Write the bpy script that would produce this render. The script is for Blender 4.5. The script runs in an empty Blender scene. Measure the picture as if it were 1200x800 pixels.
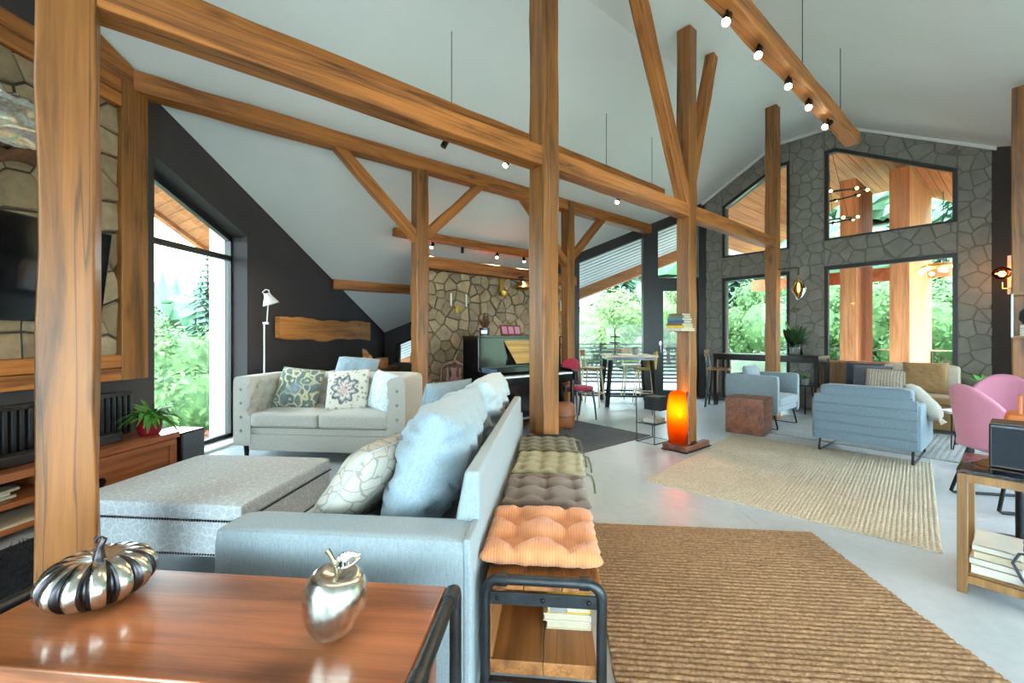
import bpy, bmesh, math, random
from mathutils import Vector, Matrix, noise as mnoise
random.seed(7)
PI = math.pi; S = math.sqrt(.5); R = math.radians
scene = bpy.context.scene
col = scene.collection

# ------------------------------------------------------------------ camera, sky, exposure
cam_d = bpy.data.cameras.new('camera'); cam = bpy.data.objects.new('camera', cam_d); col.objects.link(cam)
cam.location = (0, 0, 1.25); cam.rotation_euler = (R(90), 0, R(5.5))
cam_d.sensor_width = 36; cam_d.lens = 15.0; cam_d.shift_y = -5/1200; cam_d.clip_end = 600; cam_d.clip_start = .02
scene.camera = cam

world = bpy.data.worlds.new('overcast_sky'); scene.world = world; world.use_nodes = True
wn = world.node_tree.nodes; wl = world.node_tree.links
bgn = wn['Background']; bgn.inputs['Color'].default_value = (.75, .885, 1.0, 1); bgn.inputs['Strength'].default_value = 12.0

scene.view_settings.view_transform = 'Standard'; scene.view_settings.look = 'None'
scene.view_settings.exposure = 0.88; scene.view_settings.gamma = 1.0
scene.view_settings.use_curve_mapping = False
scene.cycles.max_bounces = 8; scene.cycles.diffuse_bounces = 5; scene.cycles.glossy_bounces = 3
scene.cycles.transparent_max_bounces = 16; scene.cycles.sample_clamp_indirect = 6.0
scene.cycles.caustics_reflective = False; scene.cycles.caustics_refractive = False
scene.cycles.use_denoising = True

# ------------------------------------------------------------------ materials
def lin(h):
    h = h.lstrip('#'); o = []
    for i in (0, 2, 4):
        v = int(h[i:i+2], 16)/255
        o.append(v/12.92 if v <= .04045 else ((v+.055)/1.055)**2.4)
    return (o[0], o[1], o[2], 1)
MATS = {}
class NT:
    def __init__(s, name):
        s.m = bpy.data.materials.new(name); s.m.use_nodes = True
        s.n = s.m.node_tree.nodes; s.l = s.m.node_tree.links
        s.b = s.n['Principled BSDF']; s.out = s.n['Material Output']
        MATS[name] = s.m
    def node(s, t, **kw):
        x = s.n.new(t)
        for k, v in kw.items():
            if k in x.inputs: x.inputs[k].default_value = v
            else: setattr(x, k, v)
        return x
    def link(s, a, b): s.l.new(a, b)
    def coords(s, scale=(1, 1, 1), rand=True):
        tc = s.node('ShaderNodeTexCoord'); mp = s.node('ShaderNodeMapping'); mp.inputs['Scale'].default_value = scale
        s.link(tc.outputs['Object'], mp.inputs['Vector'])
        if rand:
            oi = s.node('ShaderNodeObjectInfo'); ml = s.node('ShaderNodeMath', operation='MULTIPLY'); ml.inputs[1].default_value = 37
            s.link(oi.outputs['Random'], ml.inputs[0]); s.link(ml.outputs[0], mp.inputs['Location'])
        return mp.outputs['Vector']
    def ramp(s, fac, stops):
        r = s.node('ShaderNodeValToRGB'); e = r.color_ramp.elements
        while len(e) < len(stops): e.new(.5)
        for i, (p, c) in enumerate(stops): e[i].position = p; e[i].color = c
        s.link(fac, r.inputs['Fac']); return r.outputs['Color']
    def mix(s, fac, a, b, mode='MIX'):
        x = s.node('ShaderNodeMix', data_type='RGBA', blend_type=mode)
        for i, v in ((0, fac), (6, a), (7, b)):
            if hasattr(v, 'is_linked') or hasattr(v, 'links'): s.link(v, x.inputs[i])
            else: x.inputs[i].default_value = v
        return x.outputs[2]
    def bump(s, h, strength, dist=.01):
        b = s.node('ShaderNodeBump'); b.inputs['Strength'].default_value = strength; b.inputs['Distance'].default_value = dist
        s.link(h, b.inputs['Height']); s.link(b.outputs['Normal'], s.b.inputs['Normal'])
    def set(s, **kw):
        for k, v in kw.items(): s.b.inputs[k.replace('_', ' ')].default_value = v
def dk(c, k): return (c[0]*k, c[1]*k, c[2]*k, 1)
def plain(name, hexc, rough=.6, metal=0, var=.12, scale=6, bump=0, bscale=60, rnd=0, coat=0):
    t = NT(name); c = lin(hexc); v = t.coords()
    n = t.node('ShaderNodeTexNoise', Scale=scale, Detail=5)
    t.link(v, n.inputs['Vector'])
    cc = t.ramp(n.outputs['Fac'], [(.3, dk(c, 1-var)), (.7, dk(c, 1+var))])
    if rnd:
        oi = t.node('ShaderNodeObjectInfo'); rr = t.ramp(oi.outputs['Random'], [(0, (1-rnd, 1-rnd, 1-rnd, 1)), (.5, (1, 1-rnd*.12, 1-rnd*.3, 1)), (1, (1+rnd, 1+rnd, 1+rnd, 1))])
        cc = t.mix(1.0, cc, rr, 'MULTIPLY')
    t.link(cc, t.b.inputs['Base Color']); t.set(Roughness=rough, Metallic=metal)
    if coat: t.set(Coat_Weight=coat, Coat_Roughness=.1)
    if bump:
        nb = t.node('ShaderNodeTexNoise', Scale=bscale, Detail=4); t.link(v, nb.inputs['Vector']); t.bump(nb.outputs['Fac'], bump)
    return t.m
def wood(name, c1, c2, axis='x', rough=.5, grain=1.0, crack=.5, knots=.5, bump=.25, coat=0):
    t = NT(name); a, b = lin(c1), lin(c2)
    st = {'x': (.35, 4, 4), 'y': (4, .35, 4), 'z': (4, 4, .35)}[axis]
    v = t.coords(tuple(x*grain for x in st))
    n = t.node('ShaderNodeTexNoise', Scale=2.2, Detail=7, Roughness=.62, Distortion=.7); t.link(v, n.inputs['Vector'])
    base = t.ramp(n.outputs['Fac'], [(.30, b), (.52, a), (.75, dk(a, 1.35))])
    st2 = {'x': (.16, 9, 9), 'y': (9, .16, 9), 'z': (9, 9, .16)}[axis]
    v2 = t.coords(tuple(x*grain for x in st2))
    n2 = t.node('ShaderNodeTexNoise', Scale=5, Detail=5, Roughness=.7); t.link(v2, n2.inputs['Vector'])
    fine = t.ramp(n2.outputs['Fac'], [(.35, (.68, .66, .62, 1)), (.6, (1.05, 1.05, 1.05, 1))])
    base = t.mix(.75, base, fine, 'MULTIPLY')
    if crack:
        st3 = {'x': (.14, 6, 6), 'y': (6, .14, 6), 'z': (6, 6, .14)}[axis]
        v3 = t.coords(tuple(x*grain for x in st3)); n3 = t.node('ShaderNodeTexNoise', Scale=1.6, Detail=3, Roughness=.5); t.link(v3, n3.inputs['Vector'])
        m1 = t.node('ShaderNodeMath', operation='SUBTRACT'); m1.inputs[1].default_value = .5; t.link(n3.outputs['Fac'], m1.inputs[0])
        m2 = t.node('ShaderNodeMath', operation='ABSOLUTE'); t.link(m1.outputs[0], m2.inputs[0])
        cr = t.ramp(m2.outputs[0], [(0, (1-crack, 1-crack, 1-crack, 1)), (.013, (1, 1, 1, 1))])
        base = t.mix(1.0, base, cr, 'MULTIPLY')
    if knots:
        v4 = t.coords({'x': (1.4, 4, 4), 'y': (4, 1.4, 4), 'z': (4, 4, 1.4)}[axis]); vo = t.node('ShaderNodeTexVoronoi', Scale=1.0); t.link(v4, vo.inputs['Vector'])
        kr = t.ramp(vo.outputs['Distance'], [(.03, (1-knots, 1-knots*1.1, 1-knots*1.2, 1)), (.16, (1, 1, 1, 1))])
        base = t.mix(1.0, base, kr, 'MULTIPLY')
    t.link(base, t.b.inputs['Base Color']); t.set(Roughness=rough)
    if coat: t.set(Coat_Weight=coat, Coat_Roughness=.12)
    if bump: t.bump(n2.outputs['Fac'], bump, .006)
    return t.m
def fabric(name, hexc, var=.16, weave=260, bump=.35, rough=.9, streak=True, sheen=.2):
    t = NT(name); c = lin(hexc); v = t.coords(rand=False)
    n = t.node('ShaderNodeTexNoise', Scale=weave, Detail=2); t.link(v, n.inputs['Vector'])
    vs = t.coords((60, 60, 8), rand=False); n2 = t.node('ShaderNodeTexNoise', Scale=3, Detail=3); t.link(vs, n2.inputs['Vector'])
    c1 = t.ramp(n.outputs['Fac'], [(.3, dk(c, 1-var)), (.7, dk(c, 1+var))])
    if streak:
        c1 = t.mix(.7, c1, t.ramp(n2.outputs['Fac'], [(.35, (.86, .86, .86, 1)), (.65, (1.08, 1.08, 1.08, 1))]), 'MULTIPLY')
    t.link(c1, t.b.inputs['Base Color']); t.set(Roughness=rough, Sheen_Weight=sheen)
    t.bump(n.outputs['Fac'], bump, .003); return t.m
def pattern(name, cols, scale=14, kind='paisley', rough=.9, coordscale=(1, 1, 1)):
    t = NT(name); v = t.coords(coordscale, rand=False)
    if kind == 'mandala':
        sp = t.node('ShaderNodeSeparateXYZ'); t.link(v, sp.inputs[0])
        at = t.node('ShaderNodeMath', operation='ARCTAN2'); t.link(sp.outputs[2], at.inputs[0]); t.link(sp.outputs[0], at.inputs[1])
        ln = t.node('ShaderNodeVectorMath', operation='LENGTH'); t.link(v, ln.inputs[0])
        k = t.node('ShaderNodeMath', operation='MULTIPLY'); k.inputs[1].default_value = 8; t.link(at.outputs[0], k.inputs[0])
        sn = t.node('ShaderNodeMath', operation='SINE'); t.link(k.outputs[0], sn.inputs[0])
        k2 = t.node('ShaderNodeMath', operation='MULTIPLY_ADD'); k2.inputs[1].default_value = .018; t.link(sn.outputs[0], k2.inputs[0]); t.link(ln.outputs['Value'], k2.inputs[2])
        fr = t.node('ShaderNodeMath', operation='MULTIPLY'); fr.inputs[1].default_value = 3.6; t.link(k2.outputs[0], fr.inputs[0])
        cc = t.ramp(fr.outputs[0], [(0, lin('#c8bfa6')), (.12, lin('#8a6f7c')), (.2, lin('#e6dfce')), (.33, lin('#b98f94')), (.38, lin('#e9e3d4')), (.55, lin('#4c4f66')), (.58, lin('#dcd6c6'))])
        vo = t.node('ShaderNodeTexVoronoi', Scale=22); t.link(v, vo.inputs['Vector'])
        dots = t.ramp(vo.outputs['Distance'], [(.18, lin('#5b6478')), (.3, lin('#a08a70')), (.42, (1, 1, 1, 1))])
        cc = t.mix(.6, cc, dots, 'MULTIPLY')
    elif kind == 'stripe':
        w = t.node('ShaderNodeTexWave', Scale=scale, Distortion=1.5, Detail=2); t.link(v, w.inputs['Vector'])
        cc = t.ramp(w.outputs['Fac'], [(.2+.55*i/max(1, len(cols)-1), lin(c)) for i, c in enumerate(cols)])
    else:
        nd = t.node('ShaderNodeTexNoise', Scale=scale*.5, Detail=2); t.link(v, nd.inputs['Vector'])
        ad = t.mix(.12 if kind != 'hex' else .03, v, nd.outputs['Color'])
        vo = t.node('ShaderNodeTexVoronoi', Scale=scale, feature='DISTANCE_TO_EDGE' if kind in ('hex', 'crackle') else 'F1'); t.link(ad, vo.inputs['Vector'])
        if kind in ('hex', 'crackle'):
            cc = t.ramp(vo.outputs['Distance'], [(.02, lin(cols[1])), (.07, lin(cols[0]))])
        else:
            m = t.node('ShaderNodeMath', operation='MULTIPLY'); m.inputs[1].default_value = 14; t.link(vo.outputs['Distance'], m.inputs[0])
            sn = t.node('ShaderNodeMath', operation='SINE'); t.link(m.outputs[0], sn.inputs[0])
            a = t.ramp(sn.outputs[0], [(0, lin(cols[0])), (.35, lin(cols[1])), (.7, lin(cols[2]))])
            b2 = t.node('ShaderNodeTexNoise', Scale=scale*.35, Detail=1); t.link(v, b2.inputs['Vector'])
            cc = t.mix(t.ramp(b2.outputs['Fac'], [(.55, (0, 0, 0, 1)), (.68, (.8, .8, .8, 1))]), a, lin(cols[-1]))
    t.link(cc, t.b.inputs['Base Color']); t.set(Roughness=rough)
    n = t.node('ShaderNodeTexNoise', Scale=260); t.link(v, n.inputs['Vector']); t.bump(n.outputs['Fac'], .3, .003)
    return t.m
def emit(name, hexc, strength):
    t = NT(name); t.set(Emission_Strength=strength); t.b.inputs['Emission Color'].default_value = lin(hexc)
    t.b.inputs['Base Color'].default_value = lin(hexc); return t.m
def glass(name, tint='#f4faf8', refl=1.25):
    t = NT(name); t.n.remove(t.b)
    tr = t.node('ShaderNodeBsdfTransparent'); tr.inputs[0].default_value = lin(tint)
    gl = t.node('ShaderNodeBsdfGlossy'); gl.inputs['Roughness'].default_value = .02
    fr = t.node('ShaderNodeFresnel'); fr.inputs[0].default_value = refl
    mx = t.node('ShaderNodeMixShader'); t.link(fr.outputs[0], mx.inputs[0]); t.link(tr.outputs[0], mx.inputs[1]); t.link(gl.outputs[0], mx.inputs[2])
    t.link(mx.outputs[0], t.out.inputs['Surface']); return t.m

wood('oak_u', '#b06a2c', '#683811', 'x', rough=.55, crack=.7)
wood('oak_z', '#905a26', '#513010', 'z', rough=.40, crack=.6)
wood('oak_y', '#b06a2c', '#683811', 'y', rough=.55, crack=.55)
wood('walnut', '#a5613a', '#75401f', 'x', rough=.3, grain=1.1, crack=.25, knots=.55, bump=.05, coat=.8)
wood('walnut_y', '#a5623a', '#7a3d1e', 'y', rough=.3, grain=1.1, crack=.25, knots=.4, bump=.06, coat=.25)
wood('bench_wood', '#9c6434', '#6b3d1a', 'y', rough=.5, grain=1.2, crack=.5)
wood('slab_wood', '#c78242', '#955a26', 'y', rough=.6, knots=.7, crack=.4)
wood('cedar', '#c07a48', '#a05c34', 'x', rough=.6, knots=.2, crack=.1, bump=.1)
wood('cedar_z', '#c98252', '#a85f36', 'z', rough=.6, knots=.2, crack=.1, bump=.1)
wood('cube_wood', '#7d4b34', '#4d2a1b', 'x', rough=.45, knots=.5, crack=.6)
wood('pale_wood', '#d9c6a6', '#bfa681', 'z', rough=.6, knots=.15, crack=.1, bump=.1)
wood('brass_wood', '#8d6535', '#63431e', 'z', rough=.45, knots=.2, crack=.2, bump=.1)
wood('reclaimed', '#8a6a4c', '#4c3a2c', 'z', rough=.8, crack=.6)
wood('red_wood', '#6b3428', '#3d1a14', 'z', rough=.4, knots=.2, crack=.2)
plain('white_ceiling', '#e4e5e2', .9, var=.015, scale=2, bump=.02, bscale=90)
plain('white_trim', '#dcdcd8', .6, var=.03)
plain('dark_wall', '#3b3536', .8, var=.05, scale=2, bump=.04, bscale=80)
plain('mortar', '#4a4238', .95, var=.2, scale=30, bump=.6, bscale=70)
plain('mortar_grey', '#6c6a61', .95, var=.15, scale=30, bump=.5, bscale=70)
plain('stone_tan', '#9a8468', .9, var=.22, scale=9, bump=.7, bscale=34, rnd=.30)
plain('stone_grey', '#86837a', .9, var=.12, scale=7, bump=.5, bscale=30, rnd=.07)
plain('frame_black', '#1f1e20', .45, var=.08)
plain('black_metal', '#18191b', .4, metal=.6, var=.1)
plain('pipe_metal', '#3a3d40', .38, metal=.85, var=.25, scale=14, bump=.15, bscale=80)
plain('black_plastic', '#141416', .35, var=.08)
plain('black_satin', '#17181c', .3, var=.05, coat=.3)
plain('piano_black', '#111113', .14, var=.05, coat=.6)
plain('screen', '#07070c', .08, var=.02)
plain('white_enamel', '#e6e4de', .35, var=.03)
plain('chrome', '#c9cbcc', .2, metal=1, var=.05, scale=5)
t = NT('silver'); v = t.coords(); n = t.node('ShaderNodeTexNoise', Scale=55, Detail=3); t.link(v, n.inputs['Vector'])
t.link(t.ramp(n.outputs['Fac'], [(.3, lin('#b6b2a8')), (.7, lin('#e2ded4'))]), t.b.inputs['Base Color']); t.set(Metallic=1, Roughness=.24); t.bump(n.outputs['Fac'], .25, .002)
plain('dark_silver', '#4a474a', .35, metal=1, var=.2)
plain('brass', '#b08d3e', .3, metal=1, var=.1)
plain('red_glaze', '#8e1226', .15, var=.08, coat=.5)
plain('leaf_green', '#4f8f35', .5, var=.35, scale=14, rnd=.15)
plain('leaf_dark', '#2f4a2a', .45, var=.3, scale=10, rnd=.15)
plain('paper', '#b9ad94', .9, var=.08, scale=40)
plain('book_white', '#c4beb2', .8, var=.08); plain('book_red', '#7c2a22', .6); plain('book_yellow', '#d8b12c', .5)
plain('book_blue', '#3d4d63', .6); plain('book_green', '#5d6b4d', .6); plain('book_brown', '#6b5138', .6); plain('book_teal', '#4c6f73', .6)
plain('candle', '#efe9dc', .5, var=.02)
plain('bark', '#5e3a22', .9, var=.3, scale=20, bump=.7, bscale=30)
plain('leather_brown', '#8a4f2c', .5, var=.2, scale=12, bump=.3, bscale=90)
plain('orange_leather', '#c26a33', .55, var=.1)
plain('concrete_pot', '#8f9497', .8, var=.1)
fabric('sofa_grey', '#889499', .12)
fabric('tuft_grey', '#bfbab0', .12)
fabric('linen_blue', '#8a9ca5', .14, weave=180)
fabric('linen_pale', '#a5b0b3', .14, weave=180)
fabric('seat_grey', '#9ea6a9', .12)
fabric('pad_brown', '#695a50', .14); fabric('pad_beige', '#8f8766', .14); fabric('pad_olive', '#57523a', .14)
fabric('armchair_grey', '#7d898f', .1); fabric('armchair_blue', '#687883', .1); fabric('tan_fabric', '#96744a', .12); fabric('cream_fabric', '#d5cbb8', .1)
fabric('navy_fabric', '#343a48', .1); fabric('slate_fabric', '#5a6069', .12); fabric('throw_taupe', '#9a958a', .2)
fabric('pink_fabric', '#c27d92', .08, streak=False); fabric('red_fabric', '#9a1730', .1, streak=False); fabric('denim', '#3c4d68', .2); fabric('brown_fabric', '#6d5a49', .12)
fabric('yellow_shell', '#c9a436', .05, bump=.05, streak=False)
pattern('ottoman_pattern', ['#b4babe', '#cdd2d5'], 30, 'hex')
pattern('paisley', ['#5f6d6c', '#8f8a60', '#b8b08e', '#7f9094'], 11, 'paisley')
pattern('mandala', [], 1, 'mandala')
pattern('blue_print', ['#dfe9ea', '#a9c4cc'], 26, 'crackle')
pattern('feather_print', ['#b3aea2', '#8a857d'], 16, 'crackle')
def corduroy(name, hexc, sc):
    t = NT(name); c = lin(hexc); v = t.coords(rand=False)
    w = t.node('ShaderNodeTexWave', Scale=sc); t.link(v, w.inputs['Vector']); n = t.node('ShaderNodeTexNoise', Scale=40); t.link(v, n.inputs['Vector'])
    k = t.mix(.3, t.ramp(w.outputs['Fac'], [(.2, dk(c, .80)), (.6, dk(c, 1.1))]), t.ramp(n.outputs['Fac'], [(.3, dk(c, .85)), (.7, dk(c, 1.2))]))
    t.link(k, t.b.inputs['Base Color']); t.set(Roughness=.9, Sheen_Weight=.3); t.bump(w.outputs['Fac'], .3, .003)
corduroy('pad_orange', '#c47f50', 32)
plain('speaker_cloth', '#1b222b', .9, var=.1, scale=40, bump=.3, bscale=200)
pattern('stripe_print', ['#b7ac9a', '#ddd5c6', '#978b7a'], 9, 'stripe')
emit('bulb_warm', '#ffd9a0', 45); emit('bulb_spot', '#ffe0b0', 60); emit('bulb_soft', '#ffc46e', 14)
wood('board_wood', '#c79c5c', '#a87c40', 'x', rough=.6, knots=.1, crack=.2, bump=.1)
plain('antique_brass', '#8c8168', .35, metal=1, var=.15)
t = NT('amber_shade'); t.n.remove(t.b)   # translucent amber resin
tr = t.node('ShaderNodeBsdfTransparent'); tr.inputs[0].default_value = lin('#f09a3c'); tl = t.node('ShaderNodeBsdfTranslucent'); tl.inputs[0].default_value = lin('#f0902c'); mx = t.node('ShaderNodeMixShader'); mx.inputs[0].default_value = .65
t.link(tr.outputs[0], mx.inputs[1]); t.link(tl.outputs[0], mx.inputs[2]); t.link(mx.outputs[0], t.out.inputs['Surface'])
glass('pane'); glass('amber_glass', '#f3a34a', 1.4); glass('clear_glass', '#f2f4f2', 1.35); glass('gold_glass', '#d8b26a', 1.5)

# concrete floor
t = NT('concrete_floor'); v = t.coords(rand=False)
n = t.node('ShaderNodeTexNoise', Scale=1.3, Detail=8, Roughness=.6, Distortion=.5); t.link(v, n.inputs['Vector'])
n2 = t.node('ShaderNodeTexNoise', Scale=16, Detail=5); t.link(v, n2.inputs['Vector'])
c1 = t.ramp(n.outputs['Fac'], [(.3, lin('#9aa1a6')), (.5, lin('#a7adb2')), (.72, lin('#b4b9bd'))])
c1 = t.mix(.35, c1, t.ramp(n2.outputs['Fac'], [(.35, (.85, .85, .85, 1)), (.65, (1.06, 1.06, 1.06, 1))]), 'MULTIPLY')
t.link(c1, t.b.inputs['Base Color'])
t.link(t.ramp(n.outputs['Fac'], [(.3, (.30, .30, .30, 1)), (.7, (.42, .42, .42, 1))]), t.b.inputs['Roughness'])
t.bump(n2.outputs['Fac'], .04, .004)
# woven rugs
def rug_mat(name, a, b, scale=70):
    t = NT(name); v = t.coords(rand=False)
    n = t.node('ShaderNodeTexNoise', Scale=scale, Detail=3); t.link(v, n.inputs['Vector'])
    n2 = t.node('ShaderNodeTexNoise', Scale=4, Detail=4); t.link(v, n2.inputs['Vector'])
    c = t.ramp(n.outputs['Fac'], [(.3, lin(b)), (.65, lin(a))])
    c = t.mix(.5, c, t.ramp(n2.outputs['Fac'], [(.3, (.82, .8, .78, 1)), (.7, (1.08, 1.08, 1.08, 1))]), 'MULTIPLY')
    t.link(c, t.b.inputs['Base Color']); t.set(Roughness=.95); t.bump(n.outputs['Fac'], .8, .006); return t.m
rug_mat('jute_brown', '#957352', '#684c33'); rug_mat('jute_beige', '#c4b8a4', '#a39680'); rug_mat('rug_charcoal', '#5a5d62', '#3a3d42'); rug_mat('rug_stripe', '#9a9c9a', '#74767a'); rug_mat('rug_navy', '#20242c', '#101218', 40)
# foliage
def foliage(name, a, b, scale=3):
    t = NT(name); v = t.coords()
    n = t.node('ShaderNodeTexNoise', Scale=scale, Detail=6); t.link(v, n.inputs['Vector'])
    oi = t.node('ShaderNodeObjectInfo')
    c = t.ramp(n.outputs['Fac'], [(.3, lin(b)), (.7, lin(a))])
    c = t.mix(1.0, c, t.ramp(oi.outputs['Random'], [(0, (.8, .9, .85, 1)), (1, (1.15, 1.1, .95, 1))]), 'MULTIPLY')
    t.link(c, t.b.inputs['Base Color']); t.set(Roughness=.8); return t.m
foliage("tree_leaf", "#54723f", "#354e2c"); foliage("tree_conifer", "#4c6a5a", "#33493e"); foliage("tree_light", "#637a45", "#445a36"); foliage("forest", "#547660", "#355243", .35)
plain('trunk', '#5b4636', .9, var=.2); plain("grass", "#66745c", .95, var=.25, scale=2); plain('bounce_gravel', '#a6a49c', .95, var=.15, scale=5); plain('house_red', '#a8443f', .8); plain('house_roof', '#6f6a68', .8)

# ------------------------------------------------------------------ mesh helpers
def XY(U, V): return ((U-V)*S, (U+V)*S)
class MB:
    def __init__(s): s.v = []; s.f = []
    def add(s, vs, fs, M=None):
        o = len(s.v)
        s.v += [tuple(M @ Vector(p)) for p in vs] if M is not None else [tuple(p) for p in vs]
        s.f += [tuple(i+o for i in f) for f in fs]; return s
    def box(s, x0, x1, y0, y1, z0, z1, M=None):
        return s.add([(x0,y0,z0),(x1,y0,z0),(x1,y1,z0),(x0,y1,z0),(x0,y0,z1),(x1,y0,z1),(x1,y1,z1),(x0,y1,z1)],
                     [(0,3,2,1),(4,5,6,7),(0,1,5,4),(1,2,6,5),(2,3,7,6),(3,0,4,7)], M)
    def prism(s, poly, a, b, axis='z', M=None):
        # poly of 2D points extruded from a to b along axis; x: (y,z) points, y: (x,z), z: (x,y)
        k = {'x': lambda p, h: (h, p[0], p[1]), 'y': lambda p, h: (p[0], h, p[1]), 'z': lambda p, h: (p[0], p[1], h)}[axis]
        n = len(poly); vs = [k(p, a) for p in poly]+[k(p, b) for p in poly]
        ar = sum(poly[i][0]*poly[(i+1) % n][1]-poly[(i+1) % n][0]*poly[i][1] for i in range(n))
        if axis == 'y': ar = -ar
        if b < a: ar = -ar
        fs = [tuple(range(n-1, -1, -1)), tuple(range(n, 2*n))]+[(i, (i+1) % n, n+(i+1) % n, n+i) for i in range(n)]
        if ar < 0: fs = [tuple(reversed(f)) for f in fs]
        return s.add(vs, fs, M)
    def tube(s, pts, r, n=8, closed=False, cap=True, M=None):
        pts = [Vector(p) for p in pts]; rs = r if isinstance(r, (list, tuple)) else [r]*len(pts)
        N = len(pts); vs = []; fs = []; ref = None
        for i, p in enumerate(pts):
            d = (pts[(i+1) % N]-pts[i-1]) if closed else (pts[min(i+1, N-1)]-pts[max(i-1, 0)])
            d.normalize()
            if ref is None:
                ref = Vector((0, 0, 1)) if abs(d.z) < .9 else Vector((1, 0, 0))
                ref = (ref-d*ref.dot(d)).normalized()
            else:
                ref = (ref-d*ref.dot(d))
                ref = ref.normalized() if ref.length > 1e-6 else Vector((1, 0, 0))
            b = d.cross(ref)
            for k in range(n):
                a = 2*PI*k/n; vs.append(p+(ref*math.cos(a)+b*math.sin(a))*rs[i])
        for i in range(N if closed else N-1):
            for k in range(n):
                j = (i+1) % N; fs.append((i*n+k, i*n+(k+1) % n, j*n+(k+1) % n, j*n+k))
        if cap and not closed: fs += [tuple(range(n-1, -1, -1)), tuple((N-1)*n+k for k in range(n))]
        return s.add(vs, fs, M)
    def cyl(s, p0, p1, r0, r1=None, n=16): return s.tube([p0, p1], [r0, r0 if r1 is None else r1], n)
    def lathe(s, prof, n=24, c=(0, 0, 0), M=None):
        vs = []; fs = []
        for r, z in prof:
            for k in range(n): a = 2*PI*k/n; vs.append((c[0]+r*math.cos(a), c[1]+r*math.sin(a), c[2]+z))
        for i in range(len(prof)-1):
            for k in range(n): fs.append((i*n+k, i*n+(k+1) % n, (i+1)*n+(k+1) % n, (i+1)*n+k))
        if prof[0][0] > 1e-5: fs.append(tuple(range(n-1, -1, -1)))
        if prof[-1][0] > 1e-5: fs.append(tuple((len(prof)-1)*n+k for k in range(n)))
        return s.add(vs, fs, M)
    def grid(s, nu, nv, fn, cu=False, cv=False, flip=False, M=None):
        vs = [fn(i/(nu if cu else nu-1), j/(nv if cv else nv-1)) for i in range(nu) for j in range(nv)]
        fs = []
        for i in range(nu if cu else nu-1):
            for j in range(nv if cv else nv-1):
                a, b, c, d = i*nv+j, ((i+1) % nu)*nv+j, ((i+1) % nu)*nv+(j+1) % nv, i*nv+(j+1) % nv
                fs.append((d, c, b, a) if flip else (a, b, c, d))
        return s.add(vs, fs, M)
    def ball(s, c, r, n=12, sx=1, sy=1, sz=1):
        m = max(4, n//2); prof = [(max(1e-6, r*math.sin(PI*i/m)), -r*math.cos(PI*i/m)) for i in range(m+1)]
        return s.lathe([(p[0], p[1]) for p in prof], n, (0, 0, 0), Matrix.Translation(c) @ Matrix.Diagonal((sx, sy, sz, 1)))
    def build(s, name, mat, parent=None, smooth=None, bevel=0, seg=2, sub=0, loc=None, rotz=0, rot=None):
        me = bpy.data.meshes.new(name)
        vs = s.v
        if parent is not None and parent.name in WORLD:
            o = WORLD[parent.name]; vs = [(p[0]-o[0], p[1]-o[1], p[2]-o[2]) for p in vs]
        me.from_pydata(vs, [], s.f); me.update()
        me.materials.append(MATS[mat])
        if smooth is not None:
            me.shade_smooth()
            if smooth < 179: me.set_sharp_from_angle(angle=R(smooth))
        ob = bpy.data.objects.new(name, me); col.objects.link(ob)
        if parent is not None:
            ob.parent = parent
            if parent.name in WORLD: WORLD[ob.name] = WORLD[parent.name]
        if loc is not None: ob.location = loc
        if rot is not None: ob.rotation_euler = rot
        elif rotz: ob.rotation_euler = (0, 0, rotz)
        if bevel:
            b = ob.modifiers.new('bevel', 'BEVEL'); b.width = bevel; b.segments = seg; b.limit_method = 'ANGLE'
            if smooth is None:
                me.shade_smooth(); me.set_sharp_from_angle(angle=R(50)); b.harden_normals = True
        if sub:
            m = ob.modifiers.new('sub', 'SUBSURF'); m.levels = sub; m.render_levels = sub
        return ob
WORLD = {}
def tag(o, label=None, cat=None, group=None, kind=None):
    if label: o['label'] = label
    if cat: o['category'] = cat
    if group: o['group'] = group
    if kind: o['kind'] = kind
    return o
def thing(name, label, cat, loc=(0, 0, 0), rotz=0, group=None, world=False, kind=None):
    o = bpy.data.objects.new(name, None); col.objects.link(o); o.location = loc; o.rotation_euler = (0, 0, rotz)
    o.empty_display_size = .1
    tag(o, label, cat, group, kind)
    if world: WORLD[o.name] = loc
    return o
def struct(o, label=None, cat=None): o['kind'] = 'structure'; return tag(o, label, cat)
def dup(root, loc, rotz=None, label=None, group=None):
    r = root.copy(); col.objects.link(r); r.location = loc
    if rotz is not None: r.rotation_euler = (0, 0, rotz)
    if label: r['label'] = label
    if group: r['group'] = group
    for ch in list(root.children):
        c = ch.copy(); col.objects.link(c); c.parent = r
        for g in list(ch.children):
            d = g.copy(); col.objects.link(d); d.parent = c
    return r
def bxs(*bs):
    m = MB()
    for b in bs: m.box(*b)
    return m
def nz(x, y, z, s=1.0): return mnoise.noise(Vector((x*s, y*s, z*s)))
D45 = R(45)

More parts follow.
